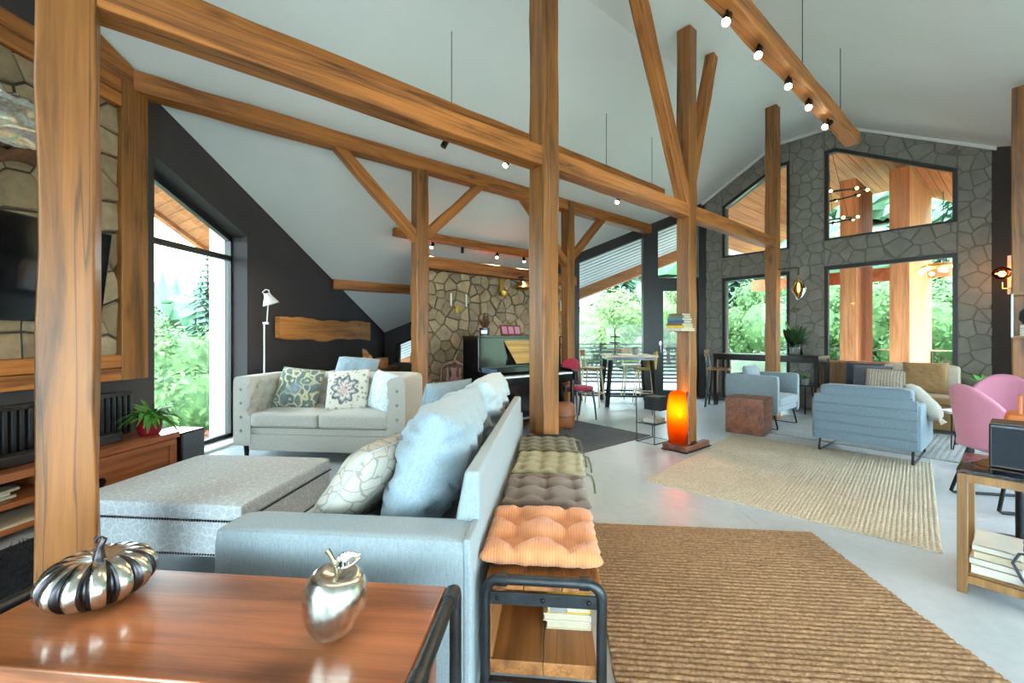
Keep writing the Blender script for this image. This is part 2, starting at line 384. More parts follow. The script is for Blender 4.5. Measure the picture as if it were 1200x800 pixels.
def timber(name, L, w, h, mat, label, cat='beam', loc=(0, 0, 0), rot=(0, 0, 0), vertical=False, parent=None, jit=.006, seed=0):
    # a hewn timber along local x (or local z when vertical), centred on its section
    rnd = random.Random(seed); n = max(3, int(L/.3)); m = MB(); vs = []
    for i in range(n+1):
        a = L*i/n
        for (p, q) in ((-1, -1), (1, -1), (1, 1), (-1, 1)):
            b = p*w/2+rnd.uniform(-jit, jit); c = q*h/2+rnd.uniform(-jit, jit)
            vs.append((b, c, a) if vertical else (a, b, c))
    fs = []
    for i in range(n):
        for k in range(4):
            q = (i*4+k, i*4+(k+1) % 4, (i+1)*4+(k+1) % 4, (i+1)*4+k); fs.append(q)
    fs += [(3, 2, 1, 0), tuple(n*4+k for k in range(4))]
    m.add(vs, fs)
    o = m.build(name, mat, parent, bevel=.012, seg=2)
    o.location = loc; o.rotation_euler = rot
    if label: tag(o, label, cat)
    return o
def poly_clip(poly, n, d):
    out = []
    for i in range(len(poly)):
        a, b = poly[i], poly[(i+1) % len(poly)]
        da = a[0]*n[0]+a[1]*n[1]-d; db = b[0]*n[0]+b[1]*n[1]-d
        if da <= 0: out.append(a)
        if (da < 0 < db) or (db < 0 < da):
            t = da/(da-db); out.append((a[0]+(b[0]-a[0])*t, a[1]+(b[1]-a[1])*t))
    return out
def inset(poly, g):
    n = len(poly); ar = sum(poly[i][0]*poly[(i+1) % n][1]-poly[(i+1) % n][0]*poly[i][1] for i in range(n))
    if ar < 0: poly = poly[::-1]
    out = poly
    for i in range(n):
        a, b = poly[i], poly[(i+1) % n]; dx, dy = b[0]-a[0], b[1]-a[1]; l = math.hypot(dx, dy)
        if l < 1e-6: continue
        nx, ny = dy/l, -dx/l; out = poly_clip(out, (nx, ny), nx*a[0]+ny*a[1]-g)
        if len(out) < 3: return []
    return out
def stones(region, size, seed, frame, parent, mat, depth=(.02, .04), gap=.008, aspect=1.0):
    # crazy-paved stones filling a convex region; frame maps (a, b, outward) to parent space
    rnd = random.Random(seed)
    xs = [p[0] for p in region]; ys = [p[1] for p in region]; pts = []
    na = max(1, round((max(xs)-min(xs))/(size*aspect))); nb = max(1, round((max(ys)-min(ys))/size))
    da = (max(xs)-min(xs))/na; db = (max(ys)-min(ys))/nb
    for i in range(-1, na+1):
        for j in range(-1, nb+1):
            pts.append((min(xs)+(i+.5+rnd.uniform(-.42, .42)+(j % 2)*.25)*da, min(ys)+(j+.5+rnd.uniform(-.42, .42))*db))
    cnt = 0
    for p in pts:
        cell = list(region)
        for q in pts:
            if q is p: continue
            dx, dy = q[0]-p[0], q[1]-p[1]
            if dx*dx+dy*dy > (3.2*size*max(1, aspect))**2: continue
            cell = poly_clip(cell, (dx, dy), (q[0]**2+q[1]**2-p[0]**2-p[1]**2)/2)
            if len(cell) < 3: break
        if len(cell) < 3: continue
        cell = inset(cell, gap*rnd.uniform(.6, 1.4))
        if len(cell) < 3: continue
        ar = abs(sum(cell[i][0]*cell[(i+1) % len(cell)][1]-cell[(i+1) % len(cell)][0]*cell[i][1] for i in range(len(cell))))/2
        if ar < .0015: continue
        # merge near points
        cl = [cell[0]]
        for c in cell[1:]:
            if math.hypot(c[0]-cl[-1][0], c[1]-cl[-1][1]) > .012: cl.append(c)
        if len(cl) < 3: continue
        cx = sum(c[0] for c in cl)/len(cl); cy = sum(c[1] for c in cl)/len(cl); n = len(cl)
        d = rnd.uniform(*depth); ta, tb = rnd.uniform(-.06, .06), rnd.uniform(-.06, .06); k = 1-.012/math.sqrt(ar)-.03
        vs = [frame(c[0], c[1], -.015) for c in cl]+[frame(c[0], c[1], d-.010) for c in cl]
        vs += [frame(cx+(c[0]-cx)*k, cy+(c[1]-cy)*k, d+ta*(c[0]-cx)+tb*(c[1]-cy)) for c in cl]
        fs = [(i, (i+1) % n, n+(i+1) % n, n+i) for i in range(n)]+[(n+i, n+(i+1) % n, 2*n+(i+1) % n, 2*n+i) for i in range(n)]+[tuple(range(2*n, 3*n))]
        e1 = Vector(frame(1, 0, 0))-Vector(frame(0, 0, 0)); e2 = Vector(frame(0, 1, 0))-Vector(frame(0, 0, 0)); e3 = Vector(frame(0, 0, 1))-Vector(frame(0, 0, 0))
        if e1.cross(e2).dot(e3) < 0: fs = [tuple(reversed(f)) for f in fs]
        MB().add(vs, fs).build('stone', mat, parent); cnt += 1
    return cnt
# ------------------------------------------------------------------ room shell (U along the ridge, V across it; both 45 degrees to X, Y)
def roof(V): return 6.402-.55*V if V > 2.944 else (4.783-.55*(2.06-V) if V < 2.06 else 4.783)
WX = -3.751                      # dark wall plane
def roofW(Y, X=WX): return roof((Y-X)*S)

# floor: concrete slabs with saw-cut joints
fb = MB().prism([(-3.9, -1.5), (-3.9, 9.4), (3.05, 9.4), (6.1, 6.35), (6.1, 1.5), (1.4, -4.9), (-.6, -4.9)], -.2, -.012, 'z').build('floor', 'mortar_grey')
struct(fb)
ys = [-4.9, -2.0, .75, 3.22, 5.7, 9.4]; xs = [-3.9, -1.6, 1.35, 4.1, 6.1]
foot = [(-3.9, -1.5), (-.6, -4.9), (1.4, -4.9), (6.1, 1.5), (6.1, 6.35), (3.05, 9.4), (-3.9, 9.4)]
for i in range(len(xs)-1):
    for j in range(len(ys)-1):
        p = list(foot)
        for n, d in (((-1, 0), -xs[i]-.002), ((1, 0), xs[i+1]-.002), ((0, -1), -ys[j]-.002), ((0, 1), ys[j+1]-.002)):
            p = poly_clip(p, n, d)
        if len(p) > 2: MB().prism(p, -.02, 0, 'z').build('slab', 'concrete_floor', fb)

# ceiling: two slopes and the narrow flat at the ridge, as one shell
def roof_slab(m, poly, t=.22):
    b = [(u, v, roof(v)) for u, v in poly]; n = len(b); fs = [tuple(range(n)), tuple(range(2*n-1, n-1, -1))]+[(i, n+i, n+(i+1) % n, (i+1) % n) for i in range(n)]
    m.add(b+[(u, v, z+t) for u, v, z in b], fs)
cm = MB()
roof_slab(cm, [(-2.6, 2.944), (3.78, 9.35), (8.78, 4.40), (8.78, 2.944)])
roof_slab(cm, [(-3.6, 2.944), (8.78, 2.944), (8.78, 2.06), (-3.6, 2.06)])
roof_slab(cm, [(-3.6, 2.06), (8.78, 2.06), (8.78, .2), (5.2, -3.3), (-3.6, -3.3)])
ce = cm.build('ceiling', 'white_ceiling', rotz=D45); struct(ce)

# dark wall with the tall window (left)
def wseg(m, y0, y1, zb=0.0, zb2=None, x0=WX-.3, x1=WX):
    zb2 = zb if zb2 is None else zb2
    ks = [y0]+[y for y in (-.838, .412) if y0 < y < y1]+[y1]
    top = [(y, roofW(y)+.05) for y in ks]
    m.prism([(y0, zb), (y1, zb2)]+top[::-1], x0, x1, 'x')
w = MB(); wseg(w, -1.2, 3.69); wseg(w, 4.92, 9.5); wseg(w, 3.69, 4.92, 2.97, 2.49)
wl_ = w.build('wall_left', 'dark_wall'); struct(wl_)
# back wall (same plane as the glazed front), dark, with a low window in the nook
BY = 9.22
def bseg(m, x0, x1, zb, zb2=None, zt=None):
    zb2 = zb if zb2 is None else zb2
    t0, t1 = (roof((BY-x0)*S)+.05, roof((BY-x1)*S)+.05) if zt is None else zt
    m.prism([(x0, zb), (x1, zb2), (x1, t1), (x0, t0)], BY, BY+.25, 'y')
w = MB(); bseg(w, -3.8, -3.49, 0); bseg(w, -3.49, -1.7, 1.12, 1.12+.389*1.79); bseg(w, -3.49, -1.7, 0, zt=(.35, .35)); bseg(w, -1.7, .50, 0)
wb = w.build('wall_back', 'dark_wall'); struct(wb)
# nook window
wn_ = MB()
for seg in ([(-3.49, .35), (-3.43, .35), (-3.43, 1.14), (-3.49, 1.12)], [(-1.76, .35), (-1.7, .35), (-1.7, 1.81), (-1.76, 1.79)], [(-3.49, .35), (-1.7, .35), (-1.7, .41), (-3.49, .41)], [(-3.49, 1.06), (-1.7, 1.755), (-1.7, 1.816), (-3.49, 1.12)]):
    wn_.prism(seg, BY+.1, BY+.16, 'y')
o = wn_.build('window_1', 'frame_black'); struct(o)
MB().prism([(-3.43, .41), (-1.76, .41), (-1.76, 1.74), (-3.43, 1.08)], BY+.125, BY+.131, 'y').build('pane', 'pane', o)
# tall window in the dark wall
GX = WX-.23
o = MB()
o.prism([(3.62, .0), (3.72, .0), (3.72, 3.0), (3.62, 3.0)], GX-.03, GX+.03, 'x')
o.prism([(4.90, .0), (5.0, .0), (5.0, 2.6), (4.90, 2.6)], GX-.03, GX+.03, 'x')
o.prism([(3.69, .0), (4.92, .0), (4.92, .07), (3.69, .07)], GX-.03, GX+.03, 'x')
o.prism([(3.69, 2.19), (4.92, 2.19), (4.92, 2.25), (3.69, 2.25)], GX-.03, GX+.03, 'x')
o.prism([(3.69, 2.90), (4.92, 2.42), (4.92, 2.52), (3.69, 3.0)], GX-.03, GX+.03, 'x')
o = o.build('window_2', 'frame_black'); struct(o)
MB().prism([(3.72, .07), (4.90, .07), (4.90, 2.19), (3.72, 2.19)], GX-.004, GX+.004, 'x').build('pane', 'pane', o)
MB().prism([(3.72, 2.25), (4.90, 2.25), (4.90, 2.43), (3.72, 2.89)], GX-.004, GX+.004, 'x').build('pane', 'pane', o)
s_ = bxs((GX, WX+.04, 3.69, 4.92, 0.0, .025)).build('trim_1', 'white_trim'); struct(s_)

# glazed front: header under the roof, post, door, transom
def hz(x): return roof((BY-x)*S)
o = MB()
o.prism([(.48, hz(.48)-.20), (3.12, hz(3.12)-.20), (3.12, hz(3.12)+.06), (.48, hz(.48)+.06)], BY-.04, BY+.14, 'y')
o.box(.46, .56, BY-.02, BY+.1, 0, hz(.5)-.1); o.box(1.88, 2.18, BY-.06, BY+.14, 0, hz(1.9)-.1)
o.box(3.0, 3.16, BY-.06, BY+.1, 0, hz(3.0)-.1)
o.box(.5, 1.9, BY, BY+.08, 0, .07); o.box(2.18, 3.05, BY-.02, BY+.1, 2.33, 2.49)
o = o.build('window_3', 'frame_black'); struct(o)
MB().prism([(.56, .07), (1.88, .07), (1.88, hz(1.88)-.2), (.56, hz(.56)-.2)], BY+.03, BY+.038, 'y').build('pane', 'pane', o)
MB().prism([(2.18, 2.49), (3.0, 2.49), (3.0, hz(3.0)-.2), (2.18, hz(2.18)-.2)], BY+.03, BY+.038, 'y').build('pane', 'pane', o)
d = bxs((2.18, 2.30, BY-.01, BY+.06, 0, 2.33), (2.88, 3.0, BY-.01, BY+.06, 0, 2.33), (2.30, 2.88, BY-.01, BY+.06, 0, .14), (2.30, 2.88, BY-.01, BY+.06, 2.22, 2.33)).build('door_1', 'frame_black'); struct(d)
bxs((2.30, 2.88, BY+.02, BY+.028, .14, 2.22)).build('pane', 'pane', d)
MB().tube([(2.24, BY-.01, 1.08), (2.24, BY-.06, 1.08), (2.24, BY-.06, .92)], .011, 8).build('door_handle', 'chrome', d, smooth=40)
bxs((2.225, 2.255, BY-.02, BY-.01, .98, 1.16)).build('door_plate', 'chrome', d)

# gable wall: stone piers, lintels and rakes around four big windows (built in U, V)
GU = 8.70
g = MB(); TH = .30
def gbox(v0, v1, z0, z1, z2=None): # z1 at v0, z2 at v1
    z2 = z1 if z2 is None else z2
    g.prism([(v0, z0), (v1, z0), (v1, z2), (v0, z1)], GU+.012, GU+TH, 'x')
def wtop(v): return roof(v)-.37
gbox(.28, .65, 0, roof(.28)+.03, roof(.65)+.03)
g.prism([(2.22, 0), (2.74, 0), (2.74, 4.8), (2.22, 4.8)], GU+.012, GU+TH, 'x')
gbox(3.93, 4.36, 0, roof(3.93)+.03, roof(4.36)+.03)
gbox(.65, 2.22, 2.45, 2.89); gbox(2.74, 3.93, 2.43, 2.84); gbox(.65, 2.22, 0, .08); gbox(2.74, 3.93, 0, .08)
g.prism([(.65, wtop(.65)), (2.06, wtop(2.06)), (2.22, wtop(2.22)), (2.22, 4.80), (2.06, 4.80), (.65, roof(.65)+.03)], GU+.012, GU+TH, 'x')
g.prism([(2.74, wtop(2.8)), (2.944, wtop(2.944)), (3.93, wtop(3.93)), (3.93, roof(3.93)+.03), (2.944, 4.81), (2.74, 4.80)], GU+.012, GU+TH, 'x')
wg = g.build('wall_right', 'mortar_grey', rotz=D45); struct(wg)
fr = lambda a, b, o: (GU+.012-o, a, b)
for k, reg in enumerate(([(.32, 0), (.65, 0), (.65, roof(.65)-.02), (.32, roof(.32)-.02)], [(2.22, 0), (2.74, 0), (2.74, 4.76), (2.22, 4.76)], [(3.93, 0), (4.33, 0), (4.33, roof(4.33)-.02), (3.93, roof(3.93)-.02)],
                         [(.65, 2.45), (2.22, 2.45), (2.22, 2.89), (.65, 2.89)], [(2.74, 2.43), (3.93, 2.43), (3.93, 2.84), (2.74, 2.84)],
                         [(.65, wtop(.65)), (2.06, wtop(2.06)), (2.06, 4.76), (.65, roof(.65)-.02)], [(2.944, wtop(2.944)), (3.93, wtop(3.93)), (3.93, roof(3.93)-.02), (2.944, 4.76)], [(2.06, wtop(2.1)), (2.22, wtop(2.1)), (2.22, 4.76), (2.06, 4.76)], [(2.74, wtop(2.8)), (2.944, wtop(2.8)), (2.944, 4.76), (2.74, 4.76)])):
    stones(reg, .205, 40+k, fr, wg, 'stone_grey', (.004, .012), .0035)
# window frames of the gable
def gwin(name, v0, v1, z0, tops):
    # tops: list of (v, z) along the top edge from v0 to v1
    m = MB(); f = .05; U0, U1 = GU+.02, GU+.10
    m.prism([(v0, z0), (v0+f, z0), (v0+f, tops[0][1]), (v0, tops[0][1])], U0, U1, 'x')
    m.prism([(v1-f, z0), (v1, z0), (v1, tops[-1][1]), (v1-f, tops[-1][1])], U0, U1, 'x')
    m.prism([(v0, z0), (v1, z0), (v1, z0+.03), (v0, z0+.03)], U0, U1, 'x')
    for (a, za), (b, zb) in zip(tops, tops[1:]):
        m.prism([(a, za-.06), (b, zb-.06), (b, zb), (a, za)], U0-.01, U1, 'x')
    o = m.build(name, 'frame_black', rotz=D45); struct(o)
    MB().prism([(v0+f, z0+.02), (v1-f, z0+.02)]+[(min(max(a, v0+f), v1-f), z-.05) for a, z in tops[::-1]], GU+.055, GU+.063, 'x').build('pane', 'pane', o)
gwin('window_4', .65, 2.22, .08, [(.65, 2.45), (2.22, 2.45)])
gwin('window_5', 2.74, 3.93, .08, [(2.74, 2.43), (3.93, 2.43)])
gwin('window_6', .65, 2.22, 2.89, [(.65, wtop(.65)), (2.06, wtop(2.06)), (2.22, wtop(2.1))])
gwin('window_7', 2.74, 3.93, 2.84, [(2.74, wtop(2.8)), (2.944, wtop(2.944)), (3.93, wtop(3.93))])
# white rake trim along the gable
tr = MB()
for a, b in ((.28, 2.06), (2.06, 2.944), (2.944, 4.36)):
    e = -.001
    tr.prism([(a, roof(a)-.045), (b, roof(b)-.045), (b, roof(b)+.02), (a, roof(a)+.02)], GU-.045, GU-.012, 'x')
struct(tr.build('trim_2', 'white_trim', rotz=D45))

# right-hand glazed wall, and the walls behind the camera with windows added for daylight
w = MB(); XR = 5.926
def rtop(y): return roof((y-XR)*S)+.05
def rseg(y0, y1, z0, z1=None):
    w.prism([(y0, z0), (y1, z0), (y1, rtop(y1) if z1 is None else z1), (y0, rtop(y0) if z1 is None else z1)], XR, XR+.25, 'x')
rseg(6.16, 6.46, 0); rseg(1.3, 1.9, 0); rseg(1.9, 6.16, 0, .08); rseg(1.9, 6.16, 2.25)
struct(w.build('wall_side', 'dark_wall'))
o = bxs((XR+.02, XR+.1, 6.08, 6.16, .08, 2.25), (XR+.02, XR+.1, 1.9, 2.0, .08, 2.25), (XR+.02, XR+.1, 4.0, 4.08, .08, 2.25), (XR+.02, XR+.1, 1.9, 6.16, 2.2, 2.27)).build('window_8', 'frame_black'); struct(o)
bxs((XR+.05, XR+.058, 4.08, 6.08, .08, 2.2)).build('pane', 'pane', o); bxs((XR+.05, XR+.058, 2.0, 4.0, .08, 2.2)).build('pane', 'pane', o)
# walls behind the camera, U = -3.5 and V = -3, openings added for daylight (built in U, V)
w = MB()
for v0, v1, z0, z1 in ((-3.2, -2.3, 0, 3), (1.2, 2.1, 0, 3), (-2.3, 1.2, 0, .1), (-2.3, 1.2, 2.5, 3.0)):
    w.box(-3.75, -3.5, v0, v1, z0, z1)
w.prism([(-3.2, 2.0), (-1.2, 3.0), (-1.2, roof(-1.2)+.05), (-3.2, roof(-3.2)+.05)], -3.75, -3.5, 'x')
w.prism([(-1.2, roof(-1.2)-.25), (2.06, roof(2.06)-.25), (2.06, 4.85), (-1.2, roof(-1.2)+.05)], -3.75, -3.5, 'x'); w.box(-3.75, -3.5, 1.8, 2.1, 3.0, 4.85); w.box(-3.75, -3.5, -1.2, 1.8, 2.95, 3.0)  # upper opening added so more sky light reaches the ceiling
for u0, u1, z0, z1 in ((-3.75, -3.0, 0, 2.1), (4.9, 5.8, 0, 2.1), (-3.0, 4.9, 0, .1), (-3.0, 4.9, 1.85, 2.1)):
    w.box(u0, u1, -3.25, -3.0, z0, z1)
struct(w.build('wall_front', 'white_trim', rotz=D45))
o = bxs((-3.66, -3.58, -2.3, -2.24, .1, 2.5), (-3.66, -3.58, 1.14, 1.2, .1, 2.5), (-3.66, -3.58, -.58, -.5, .1, 2.5)).build('added_window_9', 'frame_black', rotz=D45); struct(o)  # unseen gable window, added to bring daylight in from behind
MB().prism([(-1.2, 3.0), (1.8, 3.0), (1.8, roof(1.8)-.25), (-1.2, roof(-1.2)-.25)], -3.63, -3.622, 'x').build('pane', 'pane', o); bxs((-3.63, -3.622, -2.24, -.58, .1, 2.5)).build('pane', 'pane', o); bxs((-3.63, -3.622, -.5, 1.14, .1, 2.5)).build('pane', 'pane', o)
o = bxs((-3.0, -2.94, -3.16, -3.08, .1, 1.85), (4.84, 4.9, -3.16, -3.08, .1, 1.85), (.9, .98, -3.16, -3.08, .1, 1.85)).build('added_window_10', 'frame_black', rotz=D45); struct(o)  # unseen side window, added to brighten the room
bxs((-2.94, .9, -3.13, -3.122, .1, 1.85)).build('pane', 'pane', o); bxs((.98, 4.84, -3.13, -3.122, .1, 1.85)).build('pane', 'pane', o)

# stone partition behind the piano
PV = 6.2
o = MB().box(3.2, 6.80, PV+.012, PV+.30, 0, 2.345).build('wall_partition', 'mortar', rotz=D45); struct(o)
stones([(3.2, 0), (6.78, 0), (6.78, 2.34), (3.2, 2.34)], .172, 5, lambda a, b, q: (a, PV+.012-q, b), o, 'stone_tan', (.012, .05), .007, 1.3)
stones([(PV+.02, 0), (PV+.29, 0), (PV+.29, 2.34), (PV+.02, 2.34)], .2, 6, lambda a, b, q: (3.2-q, a, b), o, 'stone_tan', (.015, .03), .008)

# ------------------------------------------------------------------ timber frame
RV = 2.515
def post(U, V, h, w, label, seed):
    x, y = XY(U, V); return timber('timber_post', h, w, w, 'oak_z', label, 'post', (x, y, 0), (0, 0, D45), True, seed=seed)
post(-.287, RV, 4.78, .17, 'thick oak post in the left foreground behind the silver pumpkin', 1)
post(2.41, RV, 4.78, .175, 'tall oak post rising behind the row of bench cushions', 2)
post(4.68, RV, 4.78, .165, 'oak post with the stack of books and glowing lamp at its foot', 3)
post(7.27, RV, 4.78, .165, 'oak post behind the grey armchair carrying the end of the main beam', 4)
post(2.633, 5.09, 3.58, .17, 'oak post behind the tufted sofa with a brace on each side', 5)
post(5.451, 5.09, 3.58, .17, 'oak post beside the red chair near the glass front', 6)
post(6.33, .03, 3.62, .16, 'oak post at the right edge beside the wall shelf', 7)
def beam(U0, U1, V, z0, z1, w, label, seed, mat='oak_u'):
    x, y = XY(U0, V); return timber('timber_beam', U1-U0, w, z1-z0, mat, label, 'beam', (x, y, (z0+z1)/2), (0, 0, D45), seed=seed)
beam(-.22, 7.25, RV, 2.61, 2.765, .145, 'long main oak beam crossing between the tall posts', 11)
beam(-.30, 7.90, 5.09, 3.42, 3.60, .17, 'upper oak purlin running from the stone panel to the glass front', 12)
b3 = beam(2.76, 5.60, 6.19, 2.80, 2.93, .13, 'short oak purlin with spotlights above the stone partition', 13)
beam(3.18, 6.82, 6.27, 2.345, 2.55, .34, 'heavy oak beam lying on top of the stone partition', 14)
beam(2.26, 5.4, 7.55, 2.07, 2.235, .14, 'low oak purlin by the sloping ceiling above the live-edge slab', 15)
TV_ = 1.298
tb = beam(-1.0, 6.17, TV_, 3.46, 3.60, .13, 'hanging oak timber with the row of ceiling spotlights', 16)
TV2 = 3.73
beam(-1.0, 6.17, TV2, 3.46, 3.60, .13, 'second hanging oak timber half hidden behind the main beam', 17)
def brace(U0, z0, U1, z1, V, w, label, seed):
    dU, dz = U1-U0, z1-z0; x, y = XY(U0, V)
    o = timber('timber_brace', math.hypot(dU, dz), w, w, 'oak_u', label, 'brace', seed=seed)
    M = Matrix.Translation((x, y, z0)) @ Matrix.Rotation(D45, 4, 'Z') @ Matrix.Rotation(-math.atan2(dz, dU), 4, 'Y')
    o.matrix_world = M; return o
brace(2.62, 2.50, 1.52, 3.50, 5.09, .12, 'left brace of the post behind the tufted sofa', 21)
brace(2.70, 2.58, 3.66, 3.52, 5.09, .12, 'right brace of the post behind the tufted sofa', 22)
brace(5.52, 2.62, 6.44, 3.52, 5.09, .12, 'brace leaning right from the post by the glass front', 23)
brace(5.40, 2.50, 4.38, 3.50, 5.09, .12, 'brace leaning left from the post by the glass front', 24)
brace(4.66, 2.72, 3.66, 4.80, RV, .14, 'long brace leaning left up to the ceiling from the books post', 25)
brace(4.72, 2.95, 5.29, 4.74, RV, .12, 'short brace leaning right up to the ceiling from the books post', 26)

# timber frame and stones of the television panel on the dark wall
pt = thing('stone_panel', 'stone panel framed in oak boards on the dark wall around the television', 'wall panel', (WX, 2.4, .88), world=True)
MB().box(WX+.001, WX+.02, 1.55, 3.35, 1.0, 3.35).build('backing', 'mortar', pt)
stones([(1.55, 1.08), (3.36, 1.08), (3.36, 3.26), (1.55, 3.26)], .25, 9, lambda a, b, q: (WX+.018+q, a, b), pt, 'stone_tan', (.012, .03), .008)
def board(y0, y1, z0, z1, ax): return MB().box(WX+.001, WX+.085, y0, y1, z0, z1).build('frame_board', ax, pt, bevel=.008)
MB().prism([(2.85, 3.462), (3.55, 3.462), (3.55, roofW(3.55)-.005), (2.85, roofW(2.85)-.005)], WX+.001, WX+.085, 'x').build('frame_board', 'oak_y', pt, bevel=.006)
board(3.31, 3.55, .88, 3.46, 'oak_z'); board(1.45, 3.31, .88, .985, 'oak_y'); board(1.45, 3.31, .99, 1.10, 'oak_y'); board(1.45, 3.31, 3.22, 3.335, 'oak_y'); board(1.45, 3.31, 3.34, 3.46, 'oak_y')

# ------------------------------------------------------------------ outside: eaves, terrace, porch, hills
ov = thing('roof_overhang', 'wooden roof overhang outside the glass front', 'roof', kind='structure')
def plank(m, a, b, w, t=.02, drop=0):
    # plank between two ground points with roof height, w wide across
    (x0, y0), (x1, y1) = a, b; d = Vector((x1-x0, y1-y0)).normalized(); n = Vector((-d.y, d.x))*w/2
    zz = lambda x, y: 6.402-.55*(y-x)*S-drop
    vs = []
    for x, y in ((x0-n.x, y0-n.y), (x1-n.x, y1-n.y), (x1+n.x, y1+n.y), (x0+n.x, y0+n.y)): vs.append((x, y, zz(x, y)))
    vs += [(p[0], p[1], p[2]+t) for p in vs]
    return m.add(vs, [(0, 3, 2, 1), (4, 5, 6, 7), (0, 1, 5, 4), (1, 2, 6, 5), (2, 3, 7, 6), (3, 0, 4, 7)])
for i in range(10):
    plank(MB(), (-4.0, 9.52+.135*i), (3.3, 9.52+.135*i), .092, .012).build('soffit_plank', 'white_trim', ov)
for i in range(34):
    plank(MB(), (-4.70, 2.6+.15*i), (-4.06, 2.6+.15*i), .142).build('soffit_plank', 'cedar', ov)
mm = MB(); plank(mm, (-4.73, 10.85), (3.6, 10.85), .07, .30, .24); mm.build('fascia', 'cedar', ov)
mm = MB(); plank(mm, (-4.73, 2.4), (-4.73, 10.85), .05, .12, .05); mm.build('fascia', 'cedar', ov)
# solid deck above the eaves so the sky does not show between boards
mm = MB(); plank(mm, (-4.0, 10.15), (3.6, 10.15), 1.45, .1, -.03); plank(mm, (-4.38, 2.4), (-4.38, 10.85), .70, .1, -.03); mm.build('roof_deck', 'slate_fabric', ov)
po = thing('porch_roof', 'cedar-boarded porch roof outside the gable windows', 'roof', (0, 0, 0), D45, kind='structure')
for i in range(38):
    v = -.6+.15*i
    if 2.06-.08 < v+.07 < 2.944+.08: z0 = z1 = 4.783
    else: z0, z1 = roof(v), roof(v+.142)
    MB().add([(9.0, v, z0), (13.6, v, z0), (13.6, v+.142, z1), (9.0, v+.142, z1), (9.0, v, z0+.03), (13.6, v, z0+.03), (13.6, v+.142, z1+.03), (9.0, v+.142, z1+.03)],
             [(0, 3, 2, 1), (4, 5, 6, 7), (0, 1, 5, 4), (1, 2, 6, 5), (2, 3, 7, 6), (3, 0, 4, 7)]).build('soffit_plank', 'cedar', po)
mm = MB(); roof_slab(mm, [(8.8, 2.944), (8.8, 5.3), (13.7, 5.3), (13.7, 2.944)][::-1], .1); roof_slab(mm, [(8.8, 2.06), (8.8, 2.944), (13.7, 2.944), (13.7, 2.06)][::-1], .1); roof_slab(mm, [(8.8, -.7), (8.8, 2.06), (13.7, 2.06), (13.7, -.7)][::-1], .1)
mm.v = [(x, y, z+.05) for x, y, z in mm.v]; mm.build('roof_deck', 'white_trim', po)
struct(MB().box(12.9, 13.05, -.6, 5.0, 2.55, 2.85).build('trim_3', 'cedar', rotz=D45))
for v0, v1, u0, u1 in ((2.18, 2.44, 10.6, 12.0), (1.40, 1.68, 10.6, 13.4), (3.6, 3.86, 12.2, 12.9)):
    c_ = thing('porch_column', {2.18: 'narrower cedar-clad porch column seen through the large lower window', 1.40: 'broad cedar-clad porch column near the middle of the large window', 3.6: 'cedar-clad porch column behind the window left of the centre pier'}[v0], 'column', (XY((u0+u1)/2, (v0+v1)/2)[0], XY((u0+u1)/2, (v0+v1)/2)[1], -.1), D45)
    hu, hv = (u1-u0)/2, (v1-v0)/2
    n = max(2, round((u1-u0)/.24))
    for k in range(n):
        MB().box(-hu+2*hu*k/n+.003, -hu+2*hu*(k+1)/n-.003, -hv, -hv+.02, 0, 4.5).build('board', 'cedar_z', c_)
    MB().box(-hu, -hu+.02, -hv, hv, 0, 4.5).build('front_board', 'cedar_z', c_)
    MB().box(-hu+.015, hu, -hv+.015, hv, 0, 4.48).build('core', 'cedar_z', c_)
# terrace and slatted railing
te = MB().prism([(-6, 9.46), (3.2, 9.46), (6.2, 6.45), (10.6, 8.5), (6.0, 13.6), (-6, 13.6)], -.3, -.04, 'z').build('terrace', 'concrete_floor'); struct(te)
ra = thing('slatted_railing', 'dark slatted terrace railing outside the glass front', 'railing', (1, 11.2, -.04), world=True)
for i in range(10): bxs((-2.0, 4.4, 11.18, 11.20, .08+.096*i, .08+.096*i+.055)).build('slat', 'slate_fabric', ra)
for x in (-2.0, -.4, 1.2, 2.75, 4.3): bxs((x, x+.05, 11.2, 11.25, -.04, 1.07)).build('post', 'frame_black', ra)
bxs((-2.0, 4.4, 11.16, 11.24, 1.05, 1.09)).build('handrail', 'frame_black', ra)
gr = thing('glass_railing', 'glass terrace railing with a thin rail beyond the gable windows', 'railing', (XY(13.2, 2)[0], XY(13.2, 2)[1], -.04), D45)
for k in range(5): MB().box(-.006, .006, -2.8+1.1*k, -2.8+1.1*k+1.06, .08, .96).build('glass_panel', 'pane', gr)
for k in range(6): MB().box(-.02, .02, -2.83+1.1*k, -2.79+1.1*k, 0, 1.0).build('post', 'frame_black', gr)
MB().box(-.025, .025, -2.85, 2.75, .98, 1.01).build('handrail', 'chrome', gr)
# white wing wall outside the tall window and the red house beyond it
struct(bxs((-4.34, -4.06, 5.02, 5.3, -.3, 2.75)).build('trim_4', 'white_trim'))
# terrain
def hill(x, y):
    r = math.hypot(x, y); a = math.atan2(x, y)          # a > 0 to the right
    k = max(0, min(1, (a+.55)/.5))                      # low on the left, high in the middle and right
    top = 7.5+26*k*k*(3-2*k)*(1-.25*max(0, min(1, (a-.75)/.3)))
    t = max(0, min(1, (r-16)/95)); t = t*t*(3-2*t)*.55+t*.45
    return -3.2+top*t+nz(x, y, 0, .05)*2.2*t
m = MB(); NA, NR = 60, 26
m.grid(NA, NR, lambda i, j: (lambda a, r: (r*math.sin(a), r*math.cos(a), hill(r*math.sin(a), r*math.cos(a)) if j > 0 else -3.2))(R(-85+185*i), 9.5+130*j**1.5), flip=True)
gd = m.build('ground', 'grass', smooth=180); struct(gd)
